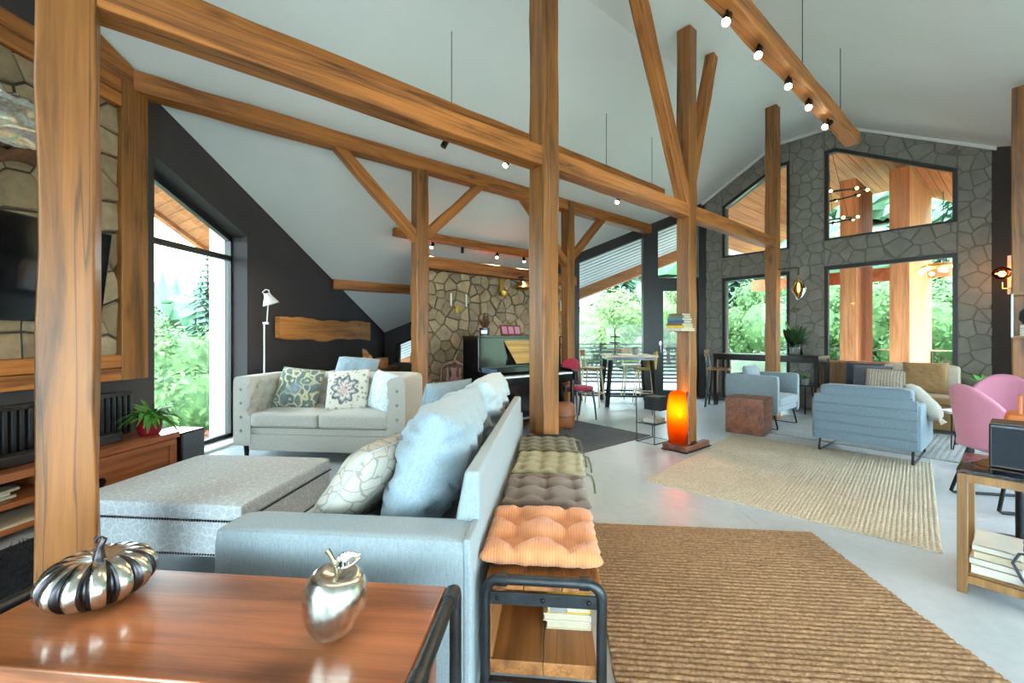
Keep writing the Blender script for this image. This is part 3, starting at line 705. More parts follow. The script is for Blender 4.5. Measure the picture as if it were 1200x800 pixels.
# near ground right round the house, made pale to bounce light onto the ceiling
struct(MB().prism([(-60, -60), (60, -60), (60, 60), (-60, 60)], -4.5, -3.6, 'z').build('ground_plain', 'bounce_gravel'))
# forest canopy: one mesh of crowns nobody could count
fm = MB(); rnd = random.Random(3)
for _ in range(1500):
    a = R(rnd.uniform(-72, 84)); r = 42+95*rnd.random()**.8; x, y = r*math.sin(a), r*math.cos(a); z = hill(x, y)
    if rnd.random() < .5:
        h = rnd.uniform(5, 9); w_ = h*.24; c0 = len(fm.v); n = 7
        for zz, rr in ((.1, .75), (.3, 1.0), (.31, .62), (.58, .72), (.59, .4), (1.0, .02)):
            for k in range(n):
                q = rr*w_*rnd.uniform(.8, 1.2); fm.v.append((x+q*math.cos(2*PI*k/n), y+q*math.sin(2*PI*k/n), z+h*zz))
        for i in range(5):
            for k in range(n): fm.f.append((c0+i*n+k, c0+i*n+(k+1) % n, c0+(i+1)*n+(k+1) % n, c0+(i+1)*n+k))
    else:
        w_ = rnd.uniform(1.6, 3.2); h = w_*rnd.uniform(1.5, 2.2); c0 = len(fm.v); n = 14
        for i in range(11):
            th = PI*(.12+.86*i/10)
            for k in range(n):
                q = w_*math.sin(th)*rnd.uniform(.74, 1.2); fm.v.append((x+q*math.cos(2*PI*k/n+i*.35), y+q*math.sin(2*PI*k/n+i*.35), z+h*.55-h*.5*math.cos(th)+rnd.uniform(-.25, .25)))
        for i in range(10):
            for k in range(n): fm.f.append((c0+i*n+k, c0+i*n+(k+1) % n, c0+(i+1)*n+(k+1) % n, c0+(i+1)*n+k))
fo = fm.build('forest', 'forest'); tag(fo, 'dense green forest covering the hills outside the windows', 'forest', kind='stuff')
# single trees close to the house
def leaf_crown(blobs, n, size, seed):
    m = MB(); rr = random.Random(seed)
    for _ in range(n):
        bx_, by_, bz_, br = rr.choice(blobs); d = Vector((rr.gauss(0, 1), rr.gauss(0, 1), rr.gauss(0, 1))).normalized()
        p = Vector((bx_, by_, bz_))+d*br*rr.uniform(.72, 1.05)
        u = d.orthogonal().normalized(); u = (Matrix.Rotation(rr.uniform(0, 6.28), 3, d) @ u); w2 = d.cross(u)
        u = (u+d*rr.uniform(-.7, .7)).normalized(); s_ = size*rr.uniform(.6, 1.3)
        m.add([p-u*s_, p+w2*s_*.5, p+u*s_, p-w2*s_*.5], [(0, 1, 2, 3)])
    return m
def broad_tree(loc, h, w_, label, mat, seed):
    t_ = thing('broadleaf_tree', label, 'tree', loc, group='trees outside the windows'); rr = random.Random(seed)
    MB().tube([(0, 0, 0), (.05, 0, h*.3), (0, .05, h*.6)], [.16, .13, .06], 8).build('trunk', 'trunk', t_, smooth=60)
    bl = [(0, 0, h*.6, w_*.75)]+[(rr.uniform(-1, 1)*w_*.5, rr.uniform(-1, 1)*w_*.5, h*rr.uniform(.38, .85), w_*rr.uniform(.35, .55)) for _ in range(7)]
    leaf_crown(bl, 7000, .075*w_/1.6, seed).build('crown', mat, t_)
    cm_ = MB()
    for b in bl: cm_.ball(b[:3], b[3]*.8, 10)
    cm_.build('crown_core', mat, t_, smooth=180)
def conifer(loc, h, w_, label, seed):
    t_ = thing('conifer_tree', label, 'tree', loc, group='trees outside the windows'); rr = random.Random(seed)
    MB().tube([(0, 0, 0), (0, 0, h*.95)], [.15, .03], 7).build('trunk', 'trunk', t_, smooth=60)
    m = MB()
    for i in range(26):
        z = h*(.08+.9*i/26); L = w_*(1-i/27)*rr.uniform(.85, 1.1)
        for k in range(11):
            a = 2*PI*k/11+i*.7+rr.uniform(-.2, .2); c_, s_ = math.cos(a), math.sin(a); wd = L*.24
            m.add([(0, 0, z+L*.15), (c_*L*.55-s_*wd, s_*L*.55+c_*wd, z), (c_*L, s_*L, z-L*.32), (c_*L*.55+s_*wd, s_*L*.55-c_*wd, z)], [(0, 1, 2, 3)])
    m.build('branches', 'tree_conifer', t_)
for i, (x, y, h, w_, lab, mt) in enumerate((
    (-11.0, 11.5, 5.6, 2.0, 'leafy tree filling the lower left window beside the red house', 'tree_leaf'), (-15.0, 12.5, 7.0, 2.2, 'pale green tree at the left side of the tall window', 'tree_light'),
    (2.7, 24.0, 7.2, 2.6, 'round pale tree behind the railing in the left glass pane', 'tree_light'), (7.0, 27.0, 9.0, 2.6, 'tall pale tree in the middle of the glass front', 'tree_light'),
    (11.5, 24.0, 8.0, 2.4, 'leafy tree behind the glass door', 'tree_leaf'), (18.5, 22.0, 8.0, 2.6, 'leafy tree in the left gable window', 'tree_leaf'), (22.0, 17.0, 7.5, 2.4, 'pale tree between the porch columns', 'tree_light'),
    (24.5, 13.5, 7.5, 2.5, 'pale tree at the right of the porch columns', 'tree_light'), (17.0, 24.7, 8.6, 3.0, 'leafy tree behind the narrower porch column', 'tree_leaf'), (14.2, 25.5, 8.2, 2.8, 'dark leafy tree at the left side of the large gable window', 'tree_leaf'), (20.6, 23.6, 8.4, 3.0, 'leafy tree just left of the broad porch column', 'tree_light'))):
    broad_tree((x, y, min(-3.0, hill(x, y))), h, w_, lab, mt, 50+i)
for i, (x, y, h, w_, lab) in enumerate(((-20, 23, 10, 2.2, 'dark conifer rising above the leafy tree in the tall window'), (-17.3, 24, 9.4, 2.0, 'slim conifer near the right side of the tall window'), (5.2, 34, 10, 2.2, 'conifer behind the railing in the glass front'), (13.5, 33, 11, 2.4, 'conifer seen behind the glass door'), (30, 24, 11, 2.6, 'conifer between the porch columns of the upper window'), (27, 31, 12, 2.6, 'conifer in the left gable windows'))):
    conifer((x, y, hill(x, y)-.5), h, w_, lab, 80+i)
rh = thing('red_house', 'red boarded house with a grey roof beyond the tall window', 'house', (-14.6, 16.2, -3.2))
for k in range(12): MB().box(-1.6, 1.6, -1.52, -1.5, .3*k, .3*k+.285).build('wall_board', 'house_red', rh)
MB().box(-1.6, 1.6, -1.5, 1.5, 0, 3.6).build('wall', 'house_red', rh)
MB().prism([(-2.0, 3.5), (2.0, 3.5), (0, 4.3)], -1.9, 1.9, 'y').build('roof', 'house_roof', rh)
MB().box(.2, .9, -1.56, -1.5, 1.6, 2.6).build('window', 'white_trim', rh)
# ------------------------------------------------------------------ rugs
def ribbed_rug(name, label, mat, lx, ly, pitch, hgt, loc, rotz, seed, rows_along='x', wob=.006, nseg=60):
    # ribs run along local x, stacked along local y
    rnd = random.Random(seed); rows = max(4, int(ly/pitch)); m = MB(); prof = 5
    def fn(i, j):
        a = j*rows; k = a-math.floor(a); x = (i-.5)*lx; y = (j-.5)*ly
        ridge = math.sqrt(max(0, 1-(2*k-1)**2)) if j < 1 else 0
        w_ = wob*nz(x*3, y*6+seed, 0, 2.0)
        z = .004+hgt*(.45+.55*ridge)+.0025*nz(x*25, y*25, seed, 1.0)
        e = min(i, 1-i)*lx; ed = 0 if e > 1e-6 else .004*nz(y*40, seed, 1)
        return (x+ed+w_*(.5 if 0 < i < 1 else 1.2), y+w_*.6, z)
    m.grid(nseg, rows*prof+1, fn)
    # skirt down to the floor
    n = rows*prof+1; o0 = len(m.v); rim = [i*n for i in range(nseg)]+[(nseg-1)*n+j for j in range(n)]+[i*n+n-1 for i in range(nseg-1, -1, -1)]+[j for j in range(n-1, -1, -1)]
    m.v += [(m.v[i][0], m.v[i][1], .0) for i in rim]
    for a in range(len(rim)-1): m.f.append((rim[a], o0+a, o0+a+1, rim[a+1]))
    o = m.build(name, mat, smooth=60, loc=loc, rotz=rotz); return tag(o, label, 'rug')
ribbed_rug('jute_rug', 'brown ribbed jute rug in the right foreground beside the bench', 'jute_brown', 1.40, 2.25, .030, .017, (.925, 1.75, 0), 0, 1)
ribbed_rug('jute_rug', 'cream beige woven rug on the concrete behind the brown rug', 'jute_beige', 2.42, 1.82, .026, .006, (XY(4.57, 1.37)[0], XY(4.57, 1.37)[1], 0), D45+R(7), 2)
ribbed_rug('area_rug', 'charcoal flat rug in front of the piano', 'rug_charcoal', 1.55, 1.45, .030, .006, (XY(4.02, 3.78)[0], XY(4.02, 3.78)[1], 0), D45, 3)
ribbed_rug('area_rug', 'grey striped rug under the lounge armchairs by the gable', 'rug_stripe', 1.62, 2.7, .05, .006, (XY(6.93, 1.15)[0], XY(6.93, 1.15)[1], 0), D45, 4)
m = MB(); rr = random.Random(5)
m.box(-3.2, -2.32, 1.0, 3.9, .001, .012)
for _ in range(7000):
    x, y = rr.uniform(-3.2, -2.32), rr.uniform(1.0, 3.9); a = rr.uniform(0, 6.28); l = rr.uniform(.02, .05)
    m.add([(x-.004*math.sin(a), y+.004*math.cos(a), .01), (x+.004*math.sin(a), y-.004*math.cos(a), .01), (x+l*math.cos(a), y+l*math.sin(a), rr.uniform(.02, .045))], [(0, 1, 2)])
tag(m.build('shag_rug', 'rug_navy'), 'dark shaggy rug beside the media console at the lower left', 'rug', kind='stuff')

# ------------------------------------------------------------------ soft shapes
def soft_box(x0, x1, y0, y1, z0, z1, r=.04, puff=.0, n=10, wr=.0, seed=0):
    # rounded cushion block: grid-sphere mapped to a superellipsoid-like rounded box
    m = MB(); hx, hy, hz_ = (x1-x0)/2, (y1-y0)/2, (z1-z0)/2; c = Vector(((x0+x1)/2, (y0+y1)/2, (z0+z1)/2))
    def side(ax, sg):
        def fn(i, j):
            u, v = 2*i-1, 2*j-1
            p = [0, 0, 0]; p[ax] = sg; p[(ax+1) % 3] = u; p[(ax+2) % 3] = v
            q = Vector((p[0]*hx, p[1]*hy, p[2]*hz_)); inn = Vector((max(-hx+r, min(hx-r, q.x)), max(-hy+r, min(hy-r, q.y)), max(-hz_+r, min(hz_-r, q.z))))
            d = q-inn
            if d.length > 1e-9: q = inn+d.normalized()*r
            if puff:
                k = (1-(q.x/hx)**2)*(1-(q.y/hy)**2)
                q.z += puff*max(0, k)*(1 if q.z > 0 else -.15)
            if wr: q += Vector((0, 0, wr*nz(q.x*5+seed, q.y*5, q.z*3, 1.0)))
            return tuple(q+c)
        return fn
    # denser samples near the edges
    def warp(f): return lambda i, j: f(*(w(t) for t in (i, j)))
    def w(t): return t
    for ax in range(3):
        for sg in (-1, 1): m.grid(n+4, n+4, warp(side(ax, sg)), flip=(sg < 0))
    return m
def pillow(w, h, t, seed=0, n=40, sag=.12, crease=.010):
    # throw pillow standing in the local x-z plane, faces along local y, centred at the origin
    m = MB(); rnd = random.Random(seed); ph = rnd.uniform(0, 9)
    def sh(i, j, s):
        u, v = 2*i-1, 2*j-1
        pinch = 1-.07*(1-abs(u)**1)*abs(v)**6-.0; pu = 1-sag*.5*(1-v*v)*(abs(u)**4)*.5; pv = 1-sag*.5*(1-u*u)*(abs(v)**4)*.5
        x = u*w/2*pu; z = v*h/2*pv
        d = max(0, (1-u**4)*(1-v**4))**.55
        c = crease*nz(u*2.2+ph, v*2.2, s*2+ph, 1.0)+crease*.6*nz(u*5+ph, v*5, s, 1.0)
        if crease > .02: c -= crease*1.1*max(0, .22-abs(nz(u*1.8+ph*2, v*3.2+u*1.5, s+ph, 1.0)))/.22*(.5+.5*abs(u))
        corner = (abs(u)*abs(v))**6
        return (x, s*(t/2*d+c*d), z+.0*corner)
    m.grid(n, n, lambda i, j: sh(i, j, -1)); m.grid(n, n, lambda i, j: sh(i, j, 1), flip=True); return m
def put_pillow(name, w, h, t, mat, label, loc, rot, seed, piping=None, cat='cushion', sag=.12, crease=.012):
    o = pillow(w, h, t, seed, sag=sag, crease=crease).build(name, mat, smooth=70)
    o.rotation_euler = rot; o.location = loc; tag(o, label, cat)
    b = o.modifiers.new('weld', 'WELD'); b.merge_threshold = .0008
    if piping:
        pts = []
        for k in range(48):
            q = k/48*4; s_ = int(q); f = 2*(q-s_)-1
            u, v = [(f, -1), (1, f), (-f, 1), (-1, -f)][s_]
            pts.append((u*w/2*(1-sag*.25*(1-v*v)*(abs(u)**4)), 0, v*h/2*(1-sag*.25*(1-u*u)*(abs(v)**4))))
        c = MB().tube(pts, .004, 6, closed=True).build('piping', piping, o, smooth=60)
    return o
def tufted_pad(name, lx, ly, t, mat, label, loc, rotz, nx, ny, seed, button=True, tie=None, amp=.02):
    m = MB(); n = 46; rnd = random.Random(seed)
    tx = [(i+.5)/nx for i in range(nx)]; ty = [(j+.5)/ny for j in range(ny)]
    if nx == 2: tx = [.27, .73]; ty = [.3, .7]
    def fn(i, j, s):
        u, v = 2*i-1, 2*j-1
        d = max(0, (1-u**6)*(1-v**6))**.45
        z = t/2*d
        for a in tx:
            for b in ty:
                r2 = ((i-a)*lx)**2+((j-b)*ly)**2; z -= s*amp*math.exp(-r2/(.0012 if nx > 2 else .003))*(1 if s > 0 else .2)
        # soft valleys between tufts
        for a in tx: z -= s*amp*.30*math.exp(-((i-a)*lx)**2/.00025)*d*(s > 0)
        for b in ty: z -= s*amp*.30*math.exp(-((j-b)*ly)**2/.00025)*d*(s > 0)
        ed = 1+.018*math.sin((i if abs(v) > abs(u) else j)*2*PI*(nx if nx > 2 else 6))*max(abs(u), abs(v))**8
        z += .004*nz(u*4+seed, v*4, s)*d
        if max(abs(u), abs(v)) > .8: z += .005*nz(u*14+seed, v*14, s)*d
        return (u*lx/2*ed*(1-.03*(1-v*v)*abs(u)**4), v*ly/2*ed*(1-.03*(1-u*u)*abs(v)**4), t/2+s*max(z, 0) if s > 0 else t/2-max(min(z, t/2), 0))
    m.grid(n, n, lambda i, j: fn(i, j, 1)); m.grid(n, n, lambda i, j: fn(i, j, -1), flip=True)
    o = m.build(name, mat, smooth=80, loc=loc, rotz=rotz); tag(o, label, 'cushion', 'seat pads on the bench')
    wd = o.modifiers.new('weld', 'WELD'); wd.merge_threshold = .0008
    if tie:
        for sx in (-1, 1):
            MB().tube([(lx/2, sx*ly*.42, t*.5), (lx/2+.03, sx*ly*.43, t*.35), (lx/2+.045, sx*ly*.40, -.02), (lx/2+.05, sx*ly*.44, -.07)], .006, 6).build('tie', tie, o, smooth=60)
    return o

# ------------------------------------------------------------------ foreground chest with pipe rails
CZ = .58
ch = thing('storage_chest', 'low walnut chest with pipe rails in the left foreground', 'chest', (-.82, .94, 0), world=True)
bxs((-1.335, -.285, .765, 1.13, CZ-.04, CZ)).build('top', 'walnut', ch, bevel=.006)
bxs((-1.31, -.31, .80, 1.115, .08, CZ-.04)).build('body', 'walnut', ch, bevel=.003)
for x0 in (-1.30, -.80):
    d_ = bxs((x0, x0+.485, .785, .80, .11, CZ-.06)).build('door', 'walnut', ch, bevel=.004)
    MB().ball((x0+.24, .775, .33), .014, 10).build('knob', 'black_metal', d_, smooth=60)
for x in (-1.362, -.262):
    pp = [(x, .775, .01), (x, .775, CZ-.03)]+[(x, .775+.03*(1-math.cos(a)), CZ-.03+.03*math.sin(a)) for a in (.4, .8, 1.2, 1.57)]
    pp += [(x, 1.10, CZ)]+[(x, 1.10+.03*math.sin(a), CZ-.03*(1-math.cos(a))) for a in (.4, .8, 1.2, 1.57)]+[(x, 1.13, .01)]
    MB().tube(pp, .0165, 12).build('pipe_rail', 'pipe_metal', ch, smooth=50)
    for y, z0 in ((.80, CZ), (1.08, CZ)): MB().tube([(x, y-.02, z0), (x, y+.02, z0)], .0205, 12).build('pipe_collar', 'pipe_metal', ch, smooth=40)
    for y in (.775, 1.13): MB().cyl((x, y, 0), (x, y, .012), .035, None, 16).build('foot_flange', 'pipe_metal', ch, smooth=40)

# silver pumpkin
pk = thing('silver_pumpkin', 'silver ribbed pumpkin ornament on the chest', 'ornament', (-1.155, .985, CZ))
NR_ = 13
def pump(i, j):
    th = 2*PI*i; ph = PI*j; rib = abs(math.sin(th*NR_/2))**.55
    r = .118*(math.sin(ph)**.75)*(.80+.20*rib); z = .062-.062*math.cos(ph)*1.0
    if j > .72: z -= .018*((j-.72)/.28)**2
    return (r*math.cos(th), r*math.sin(th), z)
pb = MB().grid(NR_*10, 26, pump, cu=True).build('body', 'silver', pk, smooth=180)
for k in range(NR_):   # dark grooves between the ribs
    def gfn(i, j, k=k):
        t_ = .06+.84*j; w_ = .44*math.sin(PI*min(1, j*1.0+.02))**.5; p = pump((k+(i-.5)*w_)/NR_, t_); n_ = Vector((p[0], p[1], (p[2]-.06)*1.2)).normalized()*.0012
        return (p[0]+n_.x, p[1]+n_.y, p[2]+n_.z)
    MB().grid(7, 20, gfn).build('groove', 'dark_silver', pk, smooth=180)
st = [(0, 0, .088), (0, 0, .115), (.004, 0, .138), (.014, 0, .155), (.004, 0, .163), (-.010, 0, .155), (-.010, 0, .143)]
MB().tube(st, [.020, .011, .008, .0065, .006, .005, .004], 10).build('stem', 'dark_silver', pk, smooth=70)
# silver apple
ap = thing('silver_apple', 'shiny silver apple ornament with a leaf on the chest', 'ornament', (-.50, .915, CZ))
prof = []
for i in range(29):
    a = PI*i/28; r = .067*math.sin(a)**.66*(1+.13*math.cos(a)*-1); z = .078-.078*math.cos(a)
    if i > 22: z -= .020*((i-22)/6)**1.6
    if i < 4: z += .005*((4-i)/4)**2
    prof.append((max(r, 1e-6), z))
M_ = Matrix.Rotation(R(8), 4, 'Y')
MB().lathe(prof, 40, M=M_).build('body', 'silver', ap, smooth=180)
MB().tube([(.018, 0, .128), (.015, 0, .156), (.006, -.002, .178), (-.004, -.004, .194)], [.005, .0048, .0052, .0068], 10).build('stem', 'antique_brass', ap, smooth=60)
lf = MB()
def leaf_fn(i, j):
    L, W = .062, .017; y = (2*j-1)*W*math.sin(PI*min(.999, i*.97+.015))**.8; x = i*L
    return (x, y, .010*math.sin(PI*i)+.004*abs(2*j-1)+.0012*math.sin(i*40)*abs(2*j-1))
lf.grid(24, 9, leaf_fn); 
lo = lf.build('leaf', 'silver', ap, smooth=60); lo.location = (.012, 0, .160); lo.rotation_euler = (R(58), R(-18), R(6))
sd = lo.modifiers.new('solid', 'SOLIDIFY'); sd.thickness = .003

# ------------------------------------------------------------------ long grey sofa seen from behind its arm
so = thing('long_sofa', 'long pale grey-blue sofa along the cushioned bench', 'sofa', (-.68, 2.45, 0), world=True)
SX0, SX1 = -1.12, -.252
soft_box(SX0+.02, SX1-.05, 1.44, 3.46, .10, .30, .03, n=6).build('base', 'sofa_grey', so, smooth=60)
soft_box(SX0, SX1-.012, 1.30, 1.48, .06, .62, .03, n=8).build('arm', 'sofa_grey', so, smooth=60)
soft_box(SX0, SX1-.012, 3.42, 3.60, .06, .62, .03, n=8).build('arm', 'sofa_grey', so, smooth=60)
m = MB().prism([(SX1, .06), (SX1, .785), (SX1-.055, .785), (SX1-.19, .06)], 1.46, 3.36, 'y')
m.build('backrest', 'sofa_grey', so, bevel=.014, seg=3)
MB().box(SX1-.03, SX1-.0015, 1.305, 1.47, .06, .62).build('back_corner', 'sofa_grey', so, bevel=.01)
MB().box(SX1-.10, SX1-.0015, 3.30, 3.595, .06, .62).build('back_corner', 'sofa_grey', so, bevel=.01)
for k in range(2):
    y0 = 1.485+.967*k
    soft_box(SX0+.005, SX1-.17, y0, y0+.963, .29, .455, .045, .02, n=14, wr=.010, seed=k*3).build('seat_cushion', 'seat_grey', so, smooth=70)
for x in (SX0+.06, SX1-.08):
    for y in (1.37, 3.53): MB().cyl((x, y, 0), (x, y, .062), .018, .025, 10).build('leg', 'black_metal', so, smooth=40)
# loose cushions on it
put_pillow('back_cushion', .90, .56, .30, 'linen_blue', 'big pale blue back cushion nearest the chest on the long sofa', (-.535, 2.02, .70), (R(20), 0, R(90)), 1, sag=.18, crease=.03)
put_pillow('back_cushion', .74, .56, .28, 'linen_pale', 'big pale back cushion at the far end of the long sofa', (-.50, 2.98, .71), (R(17), 0, R(90)), 2, sag=.18, crease=.03)
put_pillow('throw_pillow', .46, .46, .17, 'linen_blue', 'blue pillow standing on the far seat of the long sofa', (-.80, 3.13, .70), (R(12), 0, R(58)), 3, piping='linen_blue')
put_pillow('throw_pillow', .52, .46, .17, 'feather_print', 'feather-print pillow leaning at the near end of the long sofa', (-.80, 1.79, .625), (R(38), R(3), R(84)), 4, piping='linen_pale')

# ------------------------------------------------------------------ pipe bench behind the sofa
BZ = .47; BX0, BX1 = -.238, .172; BY0, BY1 = 1.36, 3.36
be = thing('pipe_bench', 'long wooden bench on dark pipe frames behind the sofa', 'bench', (-.03, 2.36, 0), world=True)
for k in range(3):
    x0 = BX0+.02+k*(BX1-BX0-.04)/3
    bxs((x0+.001, x0+(BX1-BX0-.04)/3-.001, BY0+.01, BY1-.01, BZ-.035, BZ)).build('seat_plank', 'bench_wood', be, bevel=.003)
for k in range(2):
    x0 = BX0+.03+k*(BX1-BX0-.06)/2
    bxs((x0+.001, x0+(BX1-BX0-.06)/2-.001, BY0+.02, BY1-.02, .155, .20)).build('shelf_plank', 'bench_wood', be, bevel=.003)
for y in (BY0, BY1-.01):
    r_ = .05; pts = [(BX0+.02, y, .01), (BX0+.02, y, BZ-.045)]
    pts += [(BX0+.02+r_*(1-math.cos(a)), y, BZ-.045+r_*math.sin(a)) for a in (.3, .6, .9, 1.2, 1.57)]
    pts += [(BX1-.02-r_*(1-math.cos(a)), y, BZ-.045+r_*math.sin(a)) for a in (1.57, 1.2, .9, .6, .3)]
    pts += [(BX1-.02, y, BZ-.045), (BX1-.02, y, .01)]
    MB().tube(pts, .0165, 12).build('pipe_frame', 'pipe_metal', be, smooth=50)
    for x in (BX0+.075, BX1-.075): MB().tube([(x-.016, y, BZ+.005), (x+.016, y, BZ+.005)], .0215, 12).build('pipe_collar', 'pipe_metal', be, smooth=40)
    fb_ = bxs((BX0+.035, BX1-.035, y-.004, y+.004, BZ-.075, BZ-.035)).build('flat_bar', 'pipe_metal', be, bevel=.001)
    for x in (BX0+.06, (BX0+BX1)/2, BX1-.06): MB().ball((x, y-.005, BZ-.055), .008, 10, sy=.6).build('bolt', 'black_metal', fb_, smooth=60)
    for x in (BX0+.02, BX1-.02): MB().cyl((x, y, 0), (x, y, .012), .034, None, 14).build('foot_flange', 'pipe_metal', be, smooth=40)
    bxs((BX0+.035, BX1-.035, y-.012, y+.012, .13, .155)).build('shelf_bar', 'pipe_metal', be)
bxs((-.01, .045, BY0-.0065, BY0-.004, BZ-.088, BZ-.073)).build('maker_plate', 'chrome', be)
bxs((BX0+.025, BX0+.04, BY0+.03, BY1-.03, .20, BZ-.036)).build('side_panel', 'bench_wood', be)
tufted_pad('seat_pad',   .41, .41, .085, 'pad_orange', 'orange striped seat pad at the near end of the bench', (-.042, 1.615, BZ), 0, 2, 2, 1, amp=.055)
tufted_pad('seat_pad', .40, .41, .065, 'pad_brown', 'brown tufted seat pad next to the orange one', (-.035, 2.09, BZ), R(1), 3, 3, 2, amp=.022)
tufted_pad('seat_pad', .41, .42, .065, 'pad_beige', 'beige tufted seat pad with ties between brown and olive pads', (-.02, 2.545, BZ), R(-2), 4, 4, 3, tie='pad_olive', amp=.016)
tufted_pad('seat_pad', .40, .40, .06, 'pad_olive', 'dark olive tufted seat pad at the far end of the bench', (-.035, 2.99, BZ), R(1), 4, 4, 4, tie='pad_olive', amp=.016)
# books
def book(loc, w, d, h, cover, label, rotz=0, group=None, z=None, spine='x'):
    t_ = thing('book', label, 'book', loc, rotz, group)
    m = MB(); m.box(-w/2, w/2, -d/2, d/2, 0, .003); m.box(-w/2, w/2, -d/2, d/2, h-.003, h); m.box(-w/2, -w/2+.004, -d/2, d/2, 0, h)
    m.build('cover', cover, t_); MB().box(-w/2+.003, w/2-.004, -d/2+.004, d/2-.004, .003, h-.003).build('pages', 'paper', t_); return t_
G = 'books on the bench shelf'
book((.055, 1.60, .20), .16, .11, .028, 'paper', 'pale thick book at the bottom of the bench shelf stack', R(180), G)
book((.050, 1.60, .228), .17, .11, .026, 'book_white', 'cream book in the middle of the bench shelf stack', R(180), G)
book((.055, 1.605, .254), .155, .11, .034, 'book_yellow', 'yellow-backed book on top of the bench shelf stack', R(180), G)

# ------------------------------------------------------------------ ottoman
ot = thing('ottoman', 'square patterned upholstered ottoman with nailhead trim', 'ottoman', (-2.01, 2.39, 0), world=True)
OX0, OX1, OY0, OY1 = -2.49, -1.53, 1.965, 2.81
soft_box(OX0, OX1, OY0, OY1, .155, .34, .012, n=6).build('base', 'ottoman_pattern', ot, smooth=50)
soft_box(OX0-.004, OX1+.004, OY0-.004, OY1+.004, .335, .425, .025, .012, n=12).build('top_cushion', 'ottoman_pattern', ot, smooth=60)
for x in (OX0+.06, OX1-.06):
    for y in (OY0+.06, OY1-.06): MB().cyl((x, y, 0), (x, y, .157), .018, .028, 10).build('leg', 'black_metal', ot, smooth=40)
m = MB()
def studs(p, q, n):
    for k in range(n+1):
        t_ = k/n; m.ball((p[0]+(q[0]-p[0])*t_, p[1]+(q[1]-p[1])*t_, p[2]+(q[2]-p[2])*t_), .0055, 6)
for z in (.17, .338):
    studs((OX0, OY0-.002, z), (OX1, OY0-.002, z), 66); studs((OX1+.002, OY0, z), (OX1+.002, OY1, z), 58)
for x in (OX1-.008,): studs((x, OY0-.003, .18), (x, OY0-.003, .33), 11)
tag(m.build('nailheads', 'dark_silver', ot, smooth=60), kind='stuff')

# ------------------------------------------------------------------ tufted sofa
ts = thing('tufted_sofa', 'pale tufted two-seat sofa with curved arms below the window', 'sofa', (-2.34, 4.05, 0), 0)
W_, Dp, H_ = 1.80, .80, .70; TH_ = .165; Z0 = .15
def spath(s):
    # centre line of the wrap-around shell: left front -> left back corner -> right back corner -> right front
    r = .20; x1 = W_/2-TH_/2; y1 = Dp-TH_/2; La = y1-r; Lc = r*PI/2; Lb = 2*(x1-r); tot = 2*La+2*Lc+Lb; d = s*tot
    if d < La: return Vector((-x1, d, 0)), Vector((-1, 0, 0)), d
    d2 = d-La
    if d2 < Lc: a = d2/r; return Vector((-x1+r-r*math.cos(a), La+r*math.sin(a), 0)), Vector((-math.cos(a), math.sin(a), 0)), d
    d2 -= Lc
    if d2 < Lb: return Vector((-x1+r+d2, y1, 0)), Vector((0, 1, 0)), d
    d2 -= Lb
    if d2 < Lc: a = d2/r; return Vector((x1-r+r*math.sin(a), La+r*math.cos(a), 0)), Vector((math.sin(a), math.cos(a), 0)), d
    d2 -= Lc
    return Vector((x1, La-d2, 0)), Vector((1, 0, 0)), d
prof = [(.5, 0), (.5, .2), (.5, .5), (.5, .8), (.49, .93), (.42, .985), (.25, 1.0), (0, 1.004), (-.25, 1.0), (-.42, .985), (-.5, .94)]
inner = [(-.5, .94-.94*k/22) for k in range(1, 23)]
P_ = prof+inner
def shell(i, j):
    c, nrm, d = spath(i); k = round(j*(len(P_)-1)); o_, zz = P_[k]; z = Z0+zz*H_; off = o_*TH_
    if k >= len(prof)-1:
        zt = z; best = 0
        row = round((zt-.50)/.115); 
        for rw in (row-1, row, row+1):
            zc = .50+rw*.115
            if not (.47 < zc < .83): continue
            sp = .155; dd = d/sp-(.5 if rw % 2 else 0); q = (dd-round(dd))*sp
            best = max(best, math.exp(-(q*q+(zt-zc)**2)/.0015))
        off += -.022+.050*best
    return (c.x+nrm.x*off, c.y+nrm.y*off, z)
m = MB().grid(110, len(P_), shell, flip=True)
n_ = len(P_)
for e in (0, 109): m.f.append(tuple(e*n_+k for k in range(n_)) if e == 0 else tuple(e*n_+k for k in range(n_-1, -1, -1)))
m.build('arms_and_back', 'tuft_grey', ts, smooth=60)
m = MB()
for s_ in range(220):
    pass
bt = MB()
for rw in range(0, 3):
    zc = .50+rw*.115; tot = 2*(Dp-TH_/2-.2)+.2*PI+2*(W_/2-TH_/2-.2)
    k = 0
    while True:
        d = (k+(.5 if rw % 2 else 0))*.155
        if d > tot-.04: break
        if d > .04:
            c, nrm, _ = spath(d/tot); off = -.5*TH_+.024; bt.ball((c.x+nrm.x*off, c.y+nrm.y*off, zc), .013, 8)
        k += 1
